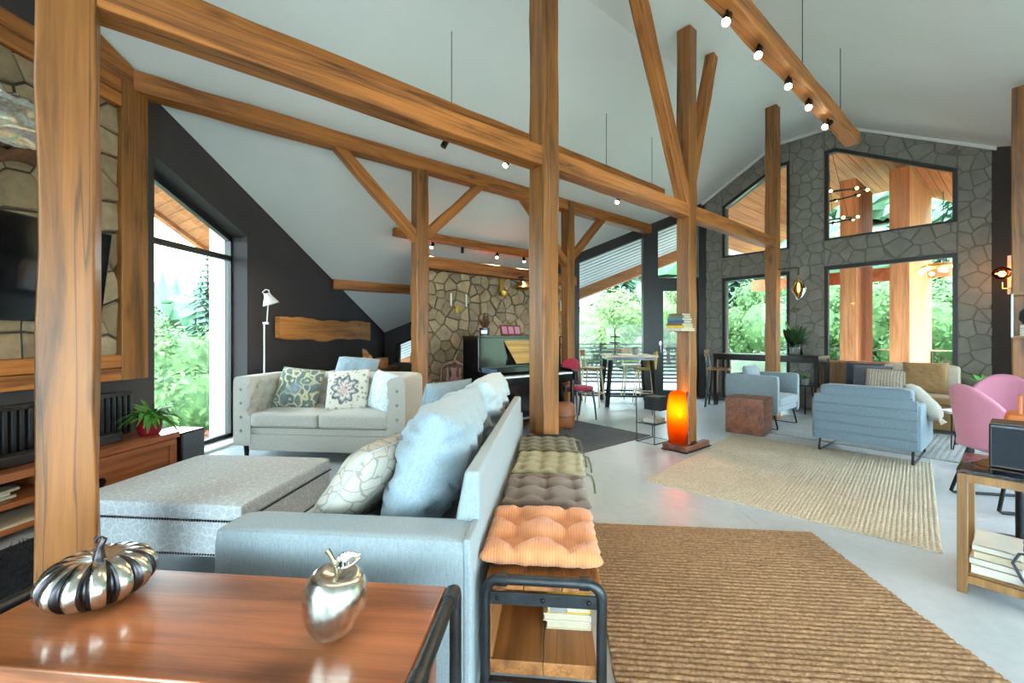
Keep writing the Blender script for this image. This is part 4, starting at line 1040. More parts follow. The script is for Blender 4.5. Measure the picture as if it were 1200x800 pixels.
# front tufts on the arm ends
for sx in (-1, 1):
    for zc in (.30, .44, .58, .72): bt.ball((sx*(W_/2-TH_/2), -.002, zc), .017, 8, sy=.5)
tag(bt.build('buttons', 'throw_taupe', ts, smooth=60), kind='stuff')
soft_box(-W_/2+TH_, W_/2-TH_, .0, Dp-.1, .10, .27, .012, n=6).build('front_rail', 'tuft_grey', ts, smooth=60)
soft_box(-W_/2+TH_-.01, W_/2-TH_+.01, .012, Dp-.1, .265, .335, .012, n=6).build('seat_deck', 'tuft_grey', ts, smooth=60)
for k in range(2):
    x0 = -W_/2+TH_+.012+k*(W_-2*TH_-.024)/2
    soft_box(x0+.002, x0+(W_-2*TH_-.024)/2-.002, -.01, Dp-TH_-.03, .335, .485, .035, .022, n=14, wr=.004, seed=k).build('seat_cushion', 'tuft_grey', ts, smooth=70)
for x in (-W_/2+.1, W_/2-.1):
    for y in (.06, Dp-.08): MB().cyl((x, y, 0), (x, y, .16), .018, .03, 10).build('leg', 'black_metal', ts, smooth=40)
put_pillow('throw_pillow', .52, .46, .17, 'paisley', 'green and gold paisley pillow on the tufted sofa', (-2.77, 4.42, .685), (R(-20), R(4), R(-6)), 11, piping='throw_taupe')
put_pillow('throw_pillow', .46, .46, .16, 'mandala', 'square mandala-print pillow in the middle of the tufted sofa', (-2.20, 4.40, .675), (R(-18), R(-3), R(2)), 12)
put_pillow('throw_pillow', .42, .42, .15, 'blue_print', 'pale blue printed pillow in the right corner of the tufted sofa', (-1.79, 4.36, .675), (R(-14), R(6), R(-38)), 13)
put_pillow('throw_pillow', .50, .40, .16, 'linen_blue', 'pale blue pillow lying over the back of the tufted sofa', (-2.36, 4.93, .84), (R(-40), R(4), R(10)), 14)
# ------------------------------------------------------------------ left wall furniture
mc = thing('media_console', 'low walnut media console along the dark wall', 'cabinet', (-3.5, 2.2, 0), world=True)
bxs((-3.74, -3.285, .9, 3.475, .37, .42)).build('top', 'walnut_y', mc, bevel=.005)
bxs((-3.74, -3.30, .9, 3.46, .05, .085)).build('bottom', 'walnut_y', mc)
bxs((-3.74, -3.31, .9, 2.62, .20, .235)).build('shelf', 'walnut_y', mc)
for y in (.9, 1.75, 2.62, 3.43): bxs((-3.74, -3.30, y, y+.03, .05, .37)).build('upright', 'walnut_y', mc)
bxs((-3.745, -3.735, .9, 3.46, .05, .37)).build('back_panel', 'black_satin', mc)
dr = bxs((-3.302, -3.285, 2.66, 3.425, .095, .365)).build('door', 'walnut_y', mc, bevel=.003)
for b in ((2.66, 3.425, .325, .365), (2.66, 3.425, .095, .135), (2.66, 2.72, .135, .325), (3.365, 3.425, .135, .325)):
    bxs((-3.286, -3.272, b[0], b[1], b[2], b[3])).build('door_rail', 'walnut_y', dr, bevel=.002)
MB().cyl((-3.285, 2.78, .20), (-3.245, 2.78, .20), .028, .034, 16).build('knob', 'black_metal', dr, smooth=40)
for y in (1.0, 2.2, 3.38): bxs((-3.36, -3.32, y, y+.04, 0, .05)).build('foot', 'black_metal', mc)
for x, y in ((-3.7, 1.0), (-3.7, 3.38)): bxs((x, x+.04, y, y+.04, 0, .05)).build('foot', 'black_metal', mc)
g_ = 'magazines in the media console'
for k, (y, z, c) in enumerate(((2.18, .235, 'book_brown'), (2.2, .253, 'paper'), (2.17, .271, 'book_white'), (2.22, .289, 'paper'))):
    book((-3.45, y, z), .24, .30, .017, c, ['brown magazine at the bottom of the console pile', 'cream magazine second in the console pile', 'white magazine third in the console pile', 'pale magazine on top of the console pile'][k], R(180+4*k), g_)
o = MB(); o.grid(14, 12, lambda i, j: (-3.30-.30*j, 2.0+.7*i, .090+.008*nz(i*4, j*4, 2)+.01*i*j)); o = o.build('paper_sheet', 'paper', smooth=60); sd = o.modifiers.new('s', 'SOLIDIFY'); sd.thickness = .004
tag(o, 'crumpled sheet of brown paper on the lowest console shelf', 'paper')
sb = thing('soundbar', 'black soundbar lying on the media console', 'speaker', (-3.46, 2.4, .42), world=True)
bxs((-3.52, -3.42, 1.75, 3.10, .42, .495)).build('body', 'black_plastic', sb, bevel=.01); bxs((-3.421, -3.416, 1.78, 3.07, .43, .485)).build('grille', 'black_satin', sb)
sw = thing('subwoofer', 'black subwoofer box on the floor at the end of the console', 'speaker', (-3.44, 3.64, 0), world=True)
bxs((-3.62, -3.30, 3.50, 3.76, .02, .395)).build('cabinet', 'black_satin', sw, bevel=.006); bxs((-3.302, -3.292, 3.515, 3.745, .04, .38)).build('grille', 'slate_fabric', sw, bevel=.004)
for y in (3.53, 3.72):
    for x in (-3.58, -3.34): MB().cyl((x, y, 0), (x, y, .022), .015, None, 8).build('foot', 'black_plastic', sw)
rd = thing('radiator', 'black column radiator on the dark wall above the console', 'radiator', (-3.70, 2.4, .42), world=True)
for k in range(40):
    y = 1.50+k*.0475
    soft_box(-3.725, -3.645, y, y+.036, .425, .755, .012, n=2).build('rib', 'black_satin', rd, smooth=60)
bxs((-3.735, -3.64, 1.49, 3.385, .75, .785)).build('top_grille', 'black_satin', rd, bevel=.006); bxs((-3.735, -3.66, 1.49, 3.385, .4205, .44)).build('bottom_pipe', 'black_satin', rd)
tv = thing('television', 'black flat television tilted on the stone panel', 'television', (-3.60, 2.3, 1.72))
tv.rotation_euler = (0, R(8), 0)
MB().box(-.015, .02, -.85, .81, -.36, .36).build('housing', 'black_plastic', tv, bevel=.005); MB().box(.019, .0225, -.84, .80, -.35, .35).build('screen', 'screen', tv)
MB().box(-.10, -.012, -.2, .2, -.15, .15).build('bracket', 'black_metal', tv)
# crumpled silver wall sculpture above the television
ws = thing('wall_sculpture', 'crumpled silver animal sculpture on the stones above the television', 'sculpture', (-3.58, 2.55, 2.62))
def crump(i, j):
    th, ph = 2*PI*i, PI*j; n_ = Vector((math.sin(ph)*math.cos(th), math.sin(ph)*math.sin(th), math.cos(ph)))
    r = 1+.30*nz(n_.x*2, n_.y*2, n_.z*2+3)+.16*abs(nz(n_.x*5, n_.y*5, n_.z*5))
    return (n_.x*.10*r, n_.y*.30*r, n_.z*.17*r+.06+.22*n_.y*.3)
MB().grid(60, 40, crump, cu=True, flip=True).build('body', 'silver', ws, smooth=50)
def horn(i, j):
    a = 2*PI*j; c_ = Vector((.02, .10-.30*i, -.10-.20*i*i)); r = .075*(1-i)**.6+.004
    return (c_.x+r*.8*math.cos(a), c_.y+r*.5*math.sin(a), c_.z+r*math.sin(a)*1.2)
MB().grid(18, 14, horn, cv=True).build('snout', 'bark', ws, smooth=70)
for s_ in (-1, 1): MB().tube([(.02, s_*.10, .20), (.04, s_*.22, .30), (.05, s_*.30, .26), (.05, s_*.30, .20)], [.03, .028, .02, .008], 10).build('ear', 'silver', ws, smooth=70)

# plants
def leaf(m, base, d, L, W, droop=.4, fold=.15, n=5):
    d = Vector(d).normalized(); side = d.cross(Vector((0, 0, 1))); side = side.normalized() if side.length > 1e-3 else Vector((1, 0, 0)); up = side.cross(d)
    b = Vector(base); vs = []
    for i in range(n+1):
        t_ = i/n; c = b+d*L*t_-Vector((0, 0, 1))*droop*L*t_*t_; w = W*math.sin(PI*min(.97, t_*.92+.06))**.8
        vs += [c-side*w+up*fold*w, c, c+side*w+up*fold*w]
    fs = []
    for i in range(n):
        a = i*3; fs += [(a, a+1, a+4, a+3), (a+1, a+2, a+5, a+4)]
    m.add(vs, fs)
def potted(name, label, loc, pot_prof, pot_mat, leaves, leaf_mat, seed, LL, WW, up=.6, z0=.1, droop=.5):
    t_ = thing(name, label, 'plant', loc); rr = random.Random(seed)
    MB().lathe(pot_prof, 28).build('pot', pot_mat, t_, smooth=50)
    r_ = max(p[0] for p in pot_prof)
    MB().lathe([(r_*.86, z0-.012), (1e-5, z0-.006)], 16).build('soil', 'bark', t_)
    for k in range(leaves):
        a = rr.uniform(0, 6.28); e = rr.uniform(.1, up*1.5); m = MB(); p = (rr.uniform(-.4, .4)*r_, rr.uniform(-.4, .4)*r_, z0-.01)
        leaf(m, p, (math.cos(a), math.sin(a), e), LL*rr.uniform(.6, 1.15), WW*rr.uniform(.7, 1.2), droop*rr.uniform(.4, 1.3)); m.build('leaf', leaf_mat, t_, smooth=80)
    return t_
potted('potted_plant', 'leafy green plant in a glossy red pot on the console', (-3.43, 3.33, .42), [(.062, 0), (.080, .025), (.088, .08), (.086, .165), (.078, .165), (.076, .13)], 'red_glaze', 75, 'leaf_green', 1, .27, .021, 1.3, .155, .85)
# floor lamp
fl = thing('floor_lamp', 'white adjustable reading lamp standing behind the tufted sofa', 'floor lamp', (-3.60, 5.02, 0))
MB().cyl((0, 0, 0), (0, 0, .025), .13, .125, 28).build('base', 'white_enamel', fl, smooth=40)
MB().tube([(0, 0, .02), (.0, 0, .6), (.0, 0, 1.42)], .010, 8).build('pole', 'white_enamel', fl, smooth=60)
MB().box(-.015, .055, -.015, .015, 1.41, 1.44).build('joint', 'white_enamel', fl, bevel=.004)
MB().tube([(.035, 0, 1.43), (.055, 0, 1.70)], .008, 8).build('arm', 'white_enamel', fl, smooth=60)
sh_ = MB().lathe([(.035, .14), (.045, .10), (.062, .07), (.095, .0), (.090, .0), (.056, .068), (.03, .12)], 26).build('lamp_shade', 'white_enamel', fl, smooth=60); sh_.location = (.105, -.02, 1.66); sh_.rotation_euler = (R(10), R(-16), 0)
MB().tube([(-.03, 0, .14), (-.05, 0, .17), (0, 0, .19), (.04, 0, .17), (.03, 0, .14)], .006, 6).build('handle', 'white_enamel', sh_, smooth=60)
# live-edge slab
def slab_edge(y, top):
    return (1.53 if top else 1.215)+.055*nz(y*1.6, 3 if top else 8, 0)+.012*nz(y*6, 2 if top else 9, 1)+(.02 if top else -.02)*(y-6)*.3
m = MB(); NS = 60
tp = [(5.43+2.87*k/NS, slab_edge(5.43+2.87*k/NS, True)) for k in range(NS+1)]; bt_ = [(5.43+2.87*k/NS, slab_edge(5.43+2.87*k/NS, False)) for k in range(NS+1)]
for k in range(NS): m.prism([bt_[k], bt_[k+1], tp[k+1], tp[k]], -3.74, -3.67, 'x')
o = m.build('live_edge_slab', 'slab_wood'); tag(o, 'long live-edge wooden slab hung on the dark wall', 'wall decor')
wd = o.modifiers.new('w', 'WELD'); wd.merge_threshold = .0005
# nook behind the sofa
nk = thing('sideboard', 'low wooden sideboard in the nook below the wooden slab', 'cabinet', (-3.35, 7.3, 0), world=True)
bxs((-3.66, -3.0, 6.75, 8.1, .12, .66)).build('body', 'walnut_y', nk, bevel=.006); bxs((-3.68, -2.98, 6.72, 8.13, .66, .70)).build('top', 'walnut_y', nk, bevel=.005)
for y in (6.77, 7.44):
    d_ = bxs((-3.0, -2.985, y, y+.64, .14, .64)).build('door', 'walnut_y', nk, bevel=.003); MB().ball((-2.975, y+.55, .40), .014, 8).build('knob', 'black_metal', d_)
for x in (-3.6, -3.06):
    for y in (6.85, 8.0): bxs((x-.02, x+.02, y-.02, y+.02, 0, .12)).build('leg', 'black_metal', nk)
fg = thing('wood_figure', 'carved wooden figure leaning on the nook sideboard', 'sculpture', (-3.15, 6.98, .70))
MB().prism([(-.09, 0), (.07, 0), (.04, .16), (.06, .24), (-.02, .34), (-.07, .36), (-.06, .22), (-.09, .1)], -.035, .035, 'y').build('body', 'slab_wood', fg, bevel=.012)
MB().tube([(.05, 0, .24), (.10, 0, .14), (.14, 0, .03), (.15, 0, 0)], [.03, .025, .018, .014], 8).build('limb', 'slab_wood', fg, smooth=60)
lg = thing('log_stool', 'round cut log standing on the nook sideboard', 'log', (-3.12, 7.55, .70)); MB().lathe([(.11, 0), (.115, .02), (.115, .16), (.108, .175)], 24).build('log', 'slab_wood', lg, smooth=40); MB().lathe([(.104, .174), (.07, .178), (1e-5, .178)], 24).build('cut_face', 'pale_wood', lg)
db = thing('daybed', 'brown upholstered daybed at the end of the nook', 'daybed', (-2.6, 8.75, 0), world=True)
soft_box(-3.5, -1.5, 8.3, 9.1, .15, .45, .05, .02, n=8).build('mattress', 'brown_fabric', db, smooth=60); soft_box(-3.5, -1.5, 8.98, 9.15, .15, .70, .05, n=6).build('backrest', 'brown_fabric', db, smooth=60)
for x in (-3.4, -1.6):
    for y in (8.4, 9.05): MB().cyl((x, y, 0), (x, y, .16), .025, None, 8).build('leg', 'black_metal', db)
put_pillow('throw_pillow', .75, .42, .18, 'brown_fabric', 'brown bolster pillow standing on the nook daybed', (-2.55, 8.86, .66), (R(-12), 0, 0), 21)

# ------------------------------------------------------------------ piano, its things, and the stone partition
pi = thing('upright_piano', 'black upright piano standing in front of the stone partition', 'piano', (XY(4.02, 4.65)[0], XY(4.02, 4.65)[1], 0), D45)
hw = .755
for sx in (-1, 1):
    MB().prism([(.35, .0), (.35, 1.24), (-.02, 1.24), (-.02, .80), (-.26, .78), (-.37, .74), (-.37, .62), (-.10, .56), (-.10, .0)], sx*hw-.025, sx*hw+.025, 'x').build('side', 'piano_black', pi, bevel=.006)
MB().box(-hw-.03, hw+.03, -.04, .36, 1.24, 1.27).build('lid', 'piano_black', pi, bevel=.006)
MB().box(-hw, hw, .30, .345, .05, 1.24).build('back_panel', 'piano_black', pi)
MB().box(-hw+.03, hw-.03, .0, .02, .84, 1.235).build('upper_panel', 'piano_black', pi)
MB().box(-hw+.03, hw-.03, .0, .02, .08, .60).build('lower_panel', 'piano_black', pi)
MB().box(-hw+.03, hw-.03, -.355, .0, .62, .69).build('key_bed', 'piano_black', pi, bevel=.004)
MB().box(-hw+.03, hw-.03, -.10, -.005, .755, .84).build('fall_board', 'piano_black', pi, bevel=.01)
MB().box(-hw+.03, hw-.03, -.37, -.345, .66, .715).build('key_slip', 'piano_black', pi)
MB().box(-hw, hw, -.06, -.02, .0, .08).build('toe_rail', 'piano_black', pi)
wk = MB(); bk = MB(); kw = (2*hw-.12)/52
for k in range(52):
    x = -hw+.06+k*kw; wk.box(x+.0006, x+kw-.0006, -.342, -.105, .692, .735)
    if k % 7 in (0, 1, 3, 4, 5): bk.box(x+kw*.72, x+kw*1.28, -.25, -.105, .735, .748)
tag(wk.build('white_keys', 'white_enamel', pi), kind='stuff'); tag(bk.build('black_keys', 'black_satin', pi), kind='stuff')
md = MB().prism([(-.35, .0), (.35, .0), (.35, .30), (-.35, .30)], -.008, .008, 'y').build('music_desk', 'piano_black', pi); md.location = (.08, -.03, .86); md.rotation_euler = (R(-14), 0, 0)
for k in range(3): MB().cyl((-.07+.07*k, -.06, .035), (-.07+.07*k, -.16, .03), .012, .018, 8).build('pedal', 'brass', pi, smooth=50)
for sx in (-1, 1): MB().cyl((sx*(hw-.02), -.30, .0), (sx*(hw-.02), -.30, .62), .028, .034, 12).build('leg', 'piano_black', pi, smooth=50)
def onpiano(u, v, z): return (XY(u, v)[0], XY(u, v)[1], z)
# slatted wooden music board on the desk
mb_ = thing('music_board', 'pale slatted wooden board leaning on the piano desk', 'music stand', onpiano(4.08, 4.575, .872), D45); mb_.rotation_euler = (R(-14), 0, D45)
for k in range(14): MB().box(-.24-.012*k, .26, -.018, -.006, .006+.024*k, .0275+.024*k).build('slat', 'board_wood', mb_)
ph_ = thing('photo_frame', 'red frame holding three small pictures on the piano lid', 'picture frame', onpiano(3.95, 4.80, 1.272), D45); ph_.rotation_euler = (R(-16), 0, D45)
MB().box(-.19, .19, -.008, .008, 0, .16).build('frame', 'red_wood', ph_, bevel=.003)
for k in range(3): MB().box(-.165+.12*k, -.075+.12*k, -.0105, -.008, .025, .135).build('picture', 'pink_fabric', ph_)
pv = potted('potted_plant', 'dark dried plant in a black box planter on the piano', onpiano(3.48, 4.82, 1.27), [(.07, 0), (.075, .11), (.068, .11), (.066, .09)], 'black_satin', 26, 'bark', 4, .22, .018, 3.5, .10, .05)
MB().box(-.035, .05, -.083, -.076, .03, .075).build('plate_label', 'white_enamel', pv)
o = MB(); o.grid(18, 16, lambda i, j: (-.01-.02*nz(i*3, j*3, 1)-.05*j*(1-j), -.20+.32*i+.02*nz(j*4, i*2, 5), .30+.52*j+.05*nz(i*3, 2, 1)))
o = o.build('draped_cloth', 'denim', smooth=70, loc=onpiano(3.275, 4.45, .02), rotz=D45); sd = o.modifiers.new('s', 'SOLIDIFY'); sd.thickness = .01
tag(o, 'blue denim cloth hanging at the left end of the piano', 'cloth')
st_ = thing('piano_stool', 'low brown leather pouf beside the piano', 'stool', onpiano(4.28, 4.08, 0), D45)
MB().lathe([(.12, .01), (.155, .06), (.165, .18), (.155, .31), (.12, .35), (1e-5, .36)], 28).build('cushion', 'leather_brown', st_, smooth=60); MB().lathe([(.166, .17), (.169, .18), (.166, .19)], 28).build('seam', 'bark', st_)
# red chair
rc = thing('red_chair', 'dark-legged chair with a red padded seat beside the piano', 'chair', (.40, 6.60, 0), R(35))
MB().lathe([(1e-5, .455), (.20, .455), (.215, .475), (.205, .50), (.12, .515), (1e-5, .518)], 30).build('seat', 'red_fabric', rc, smooth=60)
MB().lathe([(.19, .425), (.205, .43), (.205, .458), (.19, .458)], 30).build('seat_ring', 'black_satin', rc, smooth=50)
for sx in (-1, 1):
    MB().tube([(sx*.15, -.13, .44), (sx*.17, -.16, .22), (sx*.18, -.18, 0)], [.018, .015, .011], 8).build('leg', 'black_satin', rc, smooth=50)
    MB().tube([(sx*.18, .24, 0), (sx*.165, .18, .25), (sx*.16, .17, .45), (sx*.17, .20, .72), (sx*.15, .22, .84)], [.013, .016, .017, .014, .012], 8).build('leg', 'black_satin', rc, smooth=50)
o = MB(); o.grid(15, 15, lambda i, j: (.19*(2*i-1)*math.sqrt(max(0.0, 1-.5*(2*j-1)**2)), .215-.03*(1-(2*i-1)**2), .80+.12*(2*j-1)*math.sqrt(max(0.0, 1-.5*(2*i-1)**2)))); o = o.build('backrest', 'red_fabric', rc, smooth=70); sd = o.modifiers.new('s', 'SOLIDIFY'); sd.thickness = .035
# carved chair by the partition
cc_ = thing('carved_chair', 'carved dark wooden chair in front of the stone partition', 'chair', (-1.50, 5.95, 0), R(-12))
MB().box(-.22, .22, -.22, .20, .40, .44).build('seat', 'leather_brown', cc_, bevel=.015)
for sx in (-1, 1):
    MB().tube([(sx*.19, -.19, .40), (sx*.20, -.20, .2), (sx*.19, -.20, 0)], [.02, .022, .014], 8).build('leg', 'red_wood', cc_, smooth=50)
    MB().tube([(sx*.18, .22, 0), (sx*.18, .19, .4), (sx*.20, .22, .62), (sx*.21, .25, .80)], [.015, .02, .018, .016], 8).build('leg', 'red_wood', cc_, smooth=50)
    MB().tube([(sx*.21, .22, .62), (sx*.24, .0, .63), (sx*.22, -.14, .60), (sx*.20, -.16, .42)], [.014, .016, .018, .014], 8).build('armrest', 'red_wood', cc_, smooth=50)
o = MB(); o.tube([(-.21, .25, .78), (-.15, .255, .84), (-.05, .26, .86), (0, .26, .90), (.05, .26, .86), (.15, .255, .84), (.21, .25, .78)], [.018, .022, .02, .026, .02, .022, .018], 8); o.build('crest_rail', 'red_wood', cc_, smooth=60)
for x, w in ((0, .05), (-.10, .02), (.10, .02)): MB().prism([(x-w*.6, .50), (x+w*.6, .50), (x+w*1.5, .62), (x+w*.7, .70), (x+w*1.2, .80), (x-w*1.2, .80), (x-w*.7, .70), (x-w*1.5, .62)], .225, .245, 'y').build('splat', 'red_wood', cc_, bevel=.004)
MB().box(-.19, .19, .215, .24, .46, .51).build('lower_rail', 'red_wood', cc_, bevel=.005)
# candle sconces and brass lamp on the stones
def sconce(u, z, label, two):
    t_ = thing('candle_sconce', label, 'candle holder', onpiano(u, 6.155, z), D45)
    for dx in ((-.15, .15) if two else (0,)):
        MB().tube([(0, .02, -.16), (dx*.5, -.03, -.17), (dx, -.045, -.13)], .006, 6).build('arm', 'brass', t_, smooth=60)
        MB().lathe([(.008, -.135), (.026, -.12), (.028, -.112), (.010, -.112)], 14, (dx, -.045, 0)).build('cup', 'brass', t_, smooth=50)
        MB().cyl((dx, -.045, -.113), (dx, -.045, .10), .014, .013, 12).build('candle', 'candle', t_, smooth=50)
    MB().box(-.03, .03, .0, .02, -.22, -.10).build('wall_plate', 'brass', t_, bevel=.005)
sconce(3.876, 1.88, 'brass sconce with two white candles on the stone partition', True); sconce(6.34, 1.90, 'brass sconce with one white candle near the glass front', False)
pl = thing('brass_lamp', 'brass cone lamp hanging at the top of the stone partition', 'pendant lamp', onpiano(5.2, 6.0, 2.16), D45)
MB().lathe([(.03, .12), (.05, .11), (.20, .0), (.195, .0), (.045, .10)], 26).build('lamp_shade', 'brass', pl, smooth=60); MB().cyl((0, 0, .12), (0, 0, .20), .004, None, 6).build('cord', 'black_metal', pl); MB().box(-.02, .02, -.02, .15, .195, .215).build('bracket', 'black_metal', pl)
wp = potted('potted_plant', 'small trailing plant in a wall pot on the stone partition', onpiano(4.78, 6.03, 1.98), [(.05, 0), (.07, .05), (.07, .10), (.06, .10)], 'brass', 24, 'leaf_dark', 8, .12, .016, .7, .09, .8)
MB().box(-.045, .045, .06, .07, .02, .32).build('back_plate', 'brass', wp).rotation_euler = (0, 0, D45)

# ------------------------------------------------------------------ counter table with stools by the glass front
ct = thing('counter_table', 'high table with dark splayed legs by the glass front', 'table', (1.40, 8.22, 0))
MB().box(-.47, .45, -.50, .46, .895, .925).build('table_top', 'pale_wood', ct, bevel=.004); MB().box(-.43, .41, -.46, .42, .84, .895).build('apron', 'black_satin', ct)
for sx in (-1, 1):
    for sy in (-1, 1): MB().tube([(sx*.36-.01, sy*.40-.02, .85), (sx*.43-.01, sy*.46-.02, 0)], .04, 4).build('leg', 'black_satin', ct)
MB().box(-.40, .38, -.46, -.42, .18, .21).build('footrest', 'black_metal', ct); MB().box(-.40, .38, .40, .44, .18, .21).build('footrest', 'black_metal', ct)
def wood_stool(loc, rotz, label, seatm, legm, shell=None):
    t_ = thing('bar_stool', label, 'stool', loc, rotz)
    if shell:
        o = MB()
        def fn(i, j):
            a = (i-.5)*2.2; zz = j
            if zz < .45: q = zz/.45; return (.21*q*math.sin(a*1.4), -.19+.0+.21*(1-math.cos(a*1.1))*q+.19*q*math.cos(a)+.0, .66-.02*(1-q))
            q = (zz-.45)/.55; return ((.21+.02*q)*math.sin(a*1.4), .0+.19*math.cos(a)+.05*q-.19+.21*(1-math.cos(a*1.1))*(1-.3*q), .66+.30*q*(1-.5*abs(2*i-1)**2))
        o = MB()
        o.lathe([(1e-5, .645), (.17, .645), (.20, .66), (.19, .672), (1e-5, .665)], 24); o.build('seat', shell, t_, smooth=60)
        b_ = MB(); b_.grid(17, 9, lambda i, j: (.205*math.sin((i-.5)*2.6), .20*math.cos((i-.5)*2.6)+.03*j, .655+.33*j*(1-.55*abs(2*i-1)**2.2))); b_ = b_.build('backrest', shell, t_, smooth=70); sd = b_.modifiers.new('s', 'SOLIDIFY'); sd.thickness = .016
    else:
        MB().box(-.19, .19, -.19, .18, .66, .70).build('seat', seatm, t_, bevel=.015)
        for sx in (-1, 1): MB().tube([(sx*.16, .16, .68), (sx*.165, .20, 1.0)], .016, 8).build('back_post', legm, t_)
        MB().prism([(-.19, .90), (.19, .90), (.19, 1.02), (-.19, 1.02)], .185, .21, 'y').build('backrest', seatm, t_, bevel=.008)
    for sx in (-1, 1):
        for sy in (-1, 1): MB().tube([(sx*.14, sy*.13, .66), (sx*.20, sy*.19, 0)], .017 if not shell else .010, 8).build('leg', legm, t_, smooth=50)
    for a, b in (((-.18, -.17), (.18, -.17)), ((-.18, .17), (.18, .17)), ((-.18, -.17), (-.18, .17)), ((.18, -.17), (.18, .17))): MB().tube([(a[0], a[1], .22), (b[0], b[1], .22)], .010, 6).build('stretcher', legm, t_)
    return t_
wood_stool((.72, 8.0, 0), R(70), 'pale wooden bar stool at the left side of the high table', 'brass_wood', 'pale_wood')
wood_stool((1.62, 8.95, 0), R(0), 'pale wooden bar stool behind the high table', 'pale_wood', 'pale_wood')
wood_stool((1.70, 8.20, 0), R(-95), 'yellow shell bar stool at the right side of the high table', None, 'pale_wood', 'yellow_shell')
wood_stool((2.97, 8.02, 0), R(62), 'dark bar stool with wooden back at the end of the bar table', 'brass_wood', 'black_satin')
wood_stool((.30, 8.50, 0), R(50), 'low pale wooden stool near the glass behind the red chair', 'pale_wood', 'pale_wood')
tr_ = thing('tiered_stand', 'dark three-tier metal stand on the high table', 'tray stand', (1.15, 8.12, .925))
MB().cyl((0, 0, 0), (0, 0, .50), .011, None, 8).build('rod', 'black_metal', tr_); MB().lathe([(.06, 0), (.06, .01), (.008, .02)], 18).build('foot', 'black_metal', tr_)
for z, r, mt in ((.09, .15, 'leather_brown'), (.21, .10, 'black_metal'), (.32, .085, 'black_metal')): MB().lathe([(1e-5, z), (r, z), (r*1.06, z+.022), (r, z+.02), (1e-5, z+.008)], 22).build('tray', mt, tr_, smooth=40)
potted('potted_plant', 'small succulent in a grey glass on the high table', (1.52, 8.12, .925), [(.045, 0), (.055, .13), (.05, .13), (.048, .10)], 'concrete_pot', 30, 'leaf_dark', 12, .10, .022, 1.0, .09, .3)

# ------------------------------------------------------------------ books post: floating book stack, amber lamp, wire table
bx_, by_ = 1.375, 4.90
cv = [('book_white', .215, .245, .03, 'wide cream book at the bottom of the stack on the post'), ('book_yellow', .20, .235, .03, 'pale yellow book second from the bottom on the post'), ('book_brown', .19, .215, .026, 'brown book third from the bottom on the post'), ('book_blue', .185, .205, .03, 'blue-grey book fourth from the bottom on the post'), ('book_teal', .185, .205, .028, 'teal book fifth from the bottom on the post'), ('book_green', .17, .20, .025, 'green-grey book second from the top on the post'), ('book_brown', .155, .185, .025, 'small brown book on top of the stack on the post')]
z = 1.318; Ub, Vb = 4.475, 2.485
for k, (c, d, w, h, lab) in enumerate(cv):
    if k == 0:
        fs_ = thing('book_bracket', 'thin steel bracket carrying the book stack on the post', 'bracket', (XY(Ub, Vb)[0], XY(Ub, Vb)[1], z-.004), D45); MB().box(-.10, .125, -.07, .07, 0, .004).build('plate', 'black_metal', fs_); MB().box(.119, .125, -.07, .07, 0, .10).build('upright', 'black_metal', fs_)
    book((XY(Ub, Vb)[0], XY(Ub, Vb)[1], z), w, d, h, c, lab, D45+R((-6, 4, -3, 5, -2, 6, 0)[k]), 'books stacked on the post'); z += h
lp = thing('amber_lamp', 'glowing amber log lamp on a wooden plinth at the foot of the post', 'lamp', (XY(4.47, 2.43)[0], XY(4.47, 2.43)[1], 0), D45)
MB().box(-.14, .42, -.10, .20, 0, .012).build('metal_plate', 'pipe_metal', lp); MB().prism([(-.13, -.09), (.11, -.09), (.11, .19), (-.13, .19)], .012, .07, 'z').build('plinth', 'cube_wood', lp, bevel=.006)
MB().box(-.02, .40, -.09, -.02, .012, .07).build('plinth_side', 'cube_wood', lp, bevel=.005)
# half-hollow log: bark outside, open towards the room
def logfn(rad, i, j, zz0=.07, hgt=.58):
    a = R(-112)+R(224)*i; r = rad*(1+.06*nz(math.cos(a)*2, math.sin(a)*2, j*2)); zt = zz0+hgt*j*(1-.16*max(0, math.cos(a+R(20)))); bow = .03*math.sin(PI*j)
    return (.03+r*math.cos(a)*.8+bow*-.4, .06+r*math.sin(a), zt)
o = MB(); o.grid(26, 16, lambda i, j: logfn(.112, i, j)); o.grid(26, 16, lambda i, j: logfn(.088, i, j), flip=True); n_ = 26*16
for i in range(25):
    for q in (0, 15): o.f.append((i*16+q, n_+i*16+q, n_+(i+1)*16+q, (i+1)*16+q) if q == 0 else (i*16+q, (i+1)*16+q, n_+(i+1)*16+q, n_+i*16+q))
for q in range(15):
    o.f.append((q, q+1, n_+q+1, n_+q)); o.f.append((25*16+q+1, 25*16+q, n_+25*16+q, n_+25*16+q+1))
o.build('log_shell', 'cube_wood', lp, smooth=50)
gl_ = MB(); gl_.grid(12, 12, lambda i, j: (-.045-.05*math.sin(PI*i), .055+(i-.5)*(.15+.10*math.sin(PI*(.12+.75*j))), .075+.60*j*(1-.16*abs(i-.35)))); gl_ = gl_.build('amber_shade', 'amber_shade', lp, smooth=70); sd = gl_.modifiers.new('s', 'SOLIDIFY'); sd.thickness = .006
MB().cyl((.0, .05, .07), (.0, .05, .29), .012, None, 10).build('lamp_stem', 'brass', lp, smooth=50); MB().cyl((.0, .05, .29), (.0, .05, .345), .018, None, 10).build('socket', 'black_metal', lp, smooth=50)
MB().ball((.0, .05, .40), .026, 14, sz=1.7).build('bulb', 'bulb_warm', lp, smooth=180)
def point(name, loc, e, colr, r=.03):
    l = bpy.data.lights.new(name, 'POINT'); l.energy = e; l.color = colr; l.shadow_soft_size = r; o = bpy.data.objects.new(name, l); col.objects.link(o); o.location = loc; return o
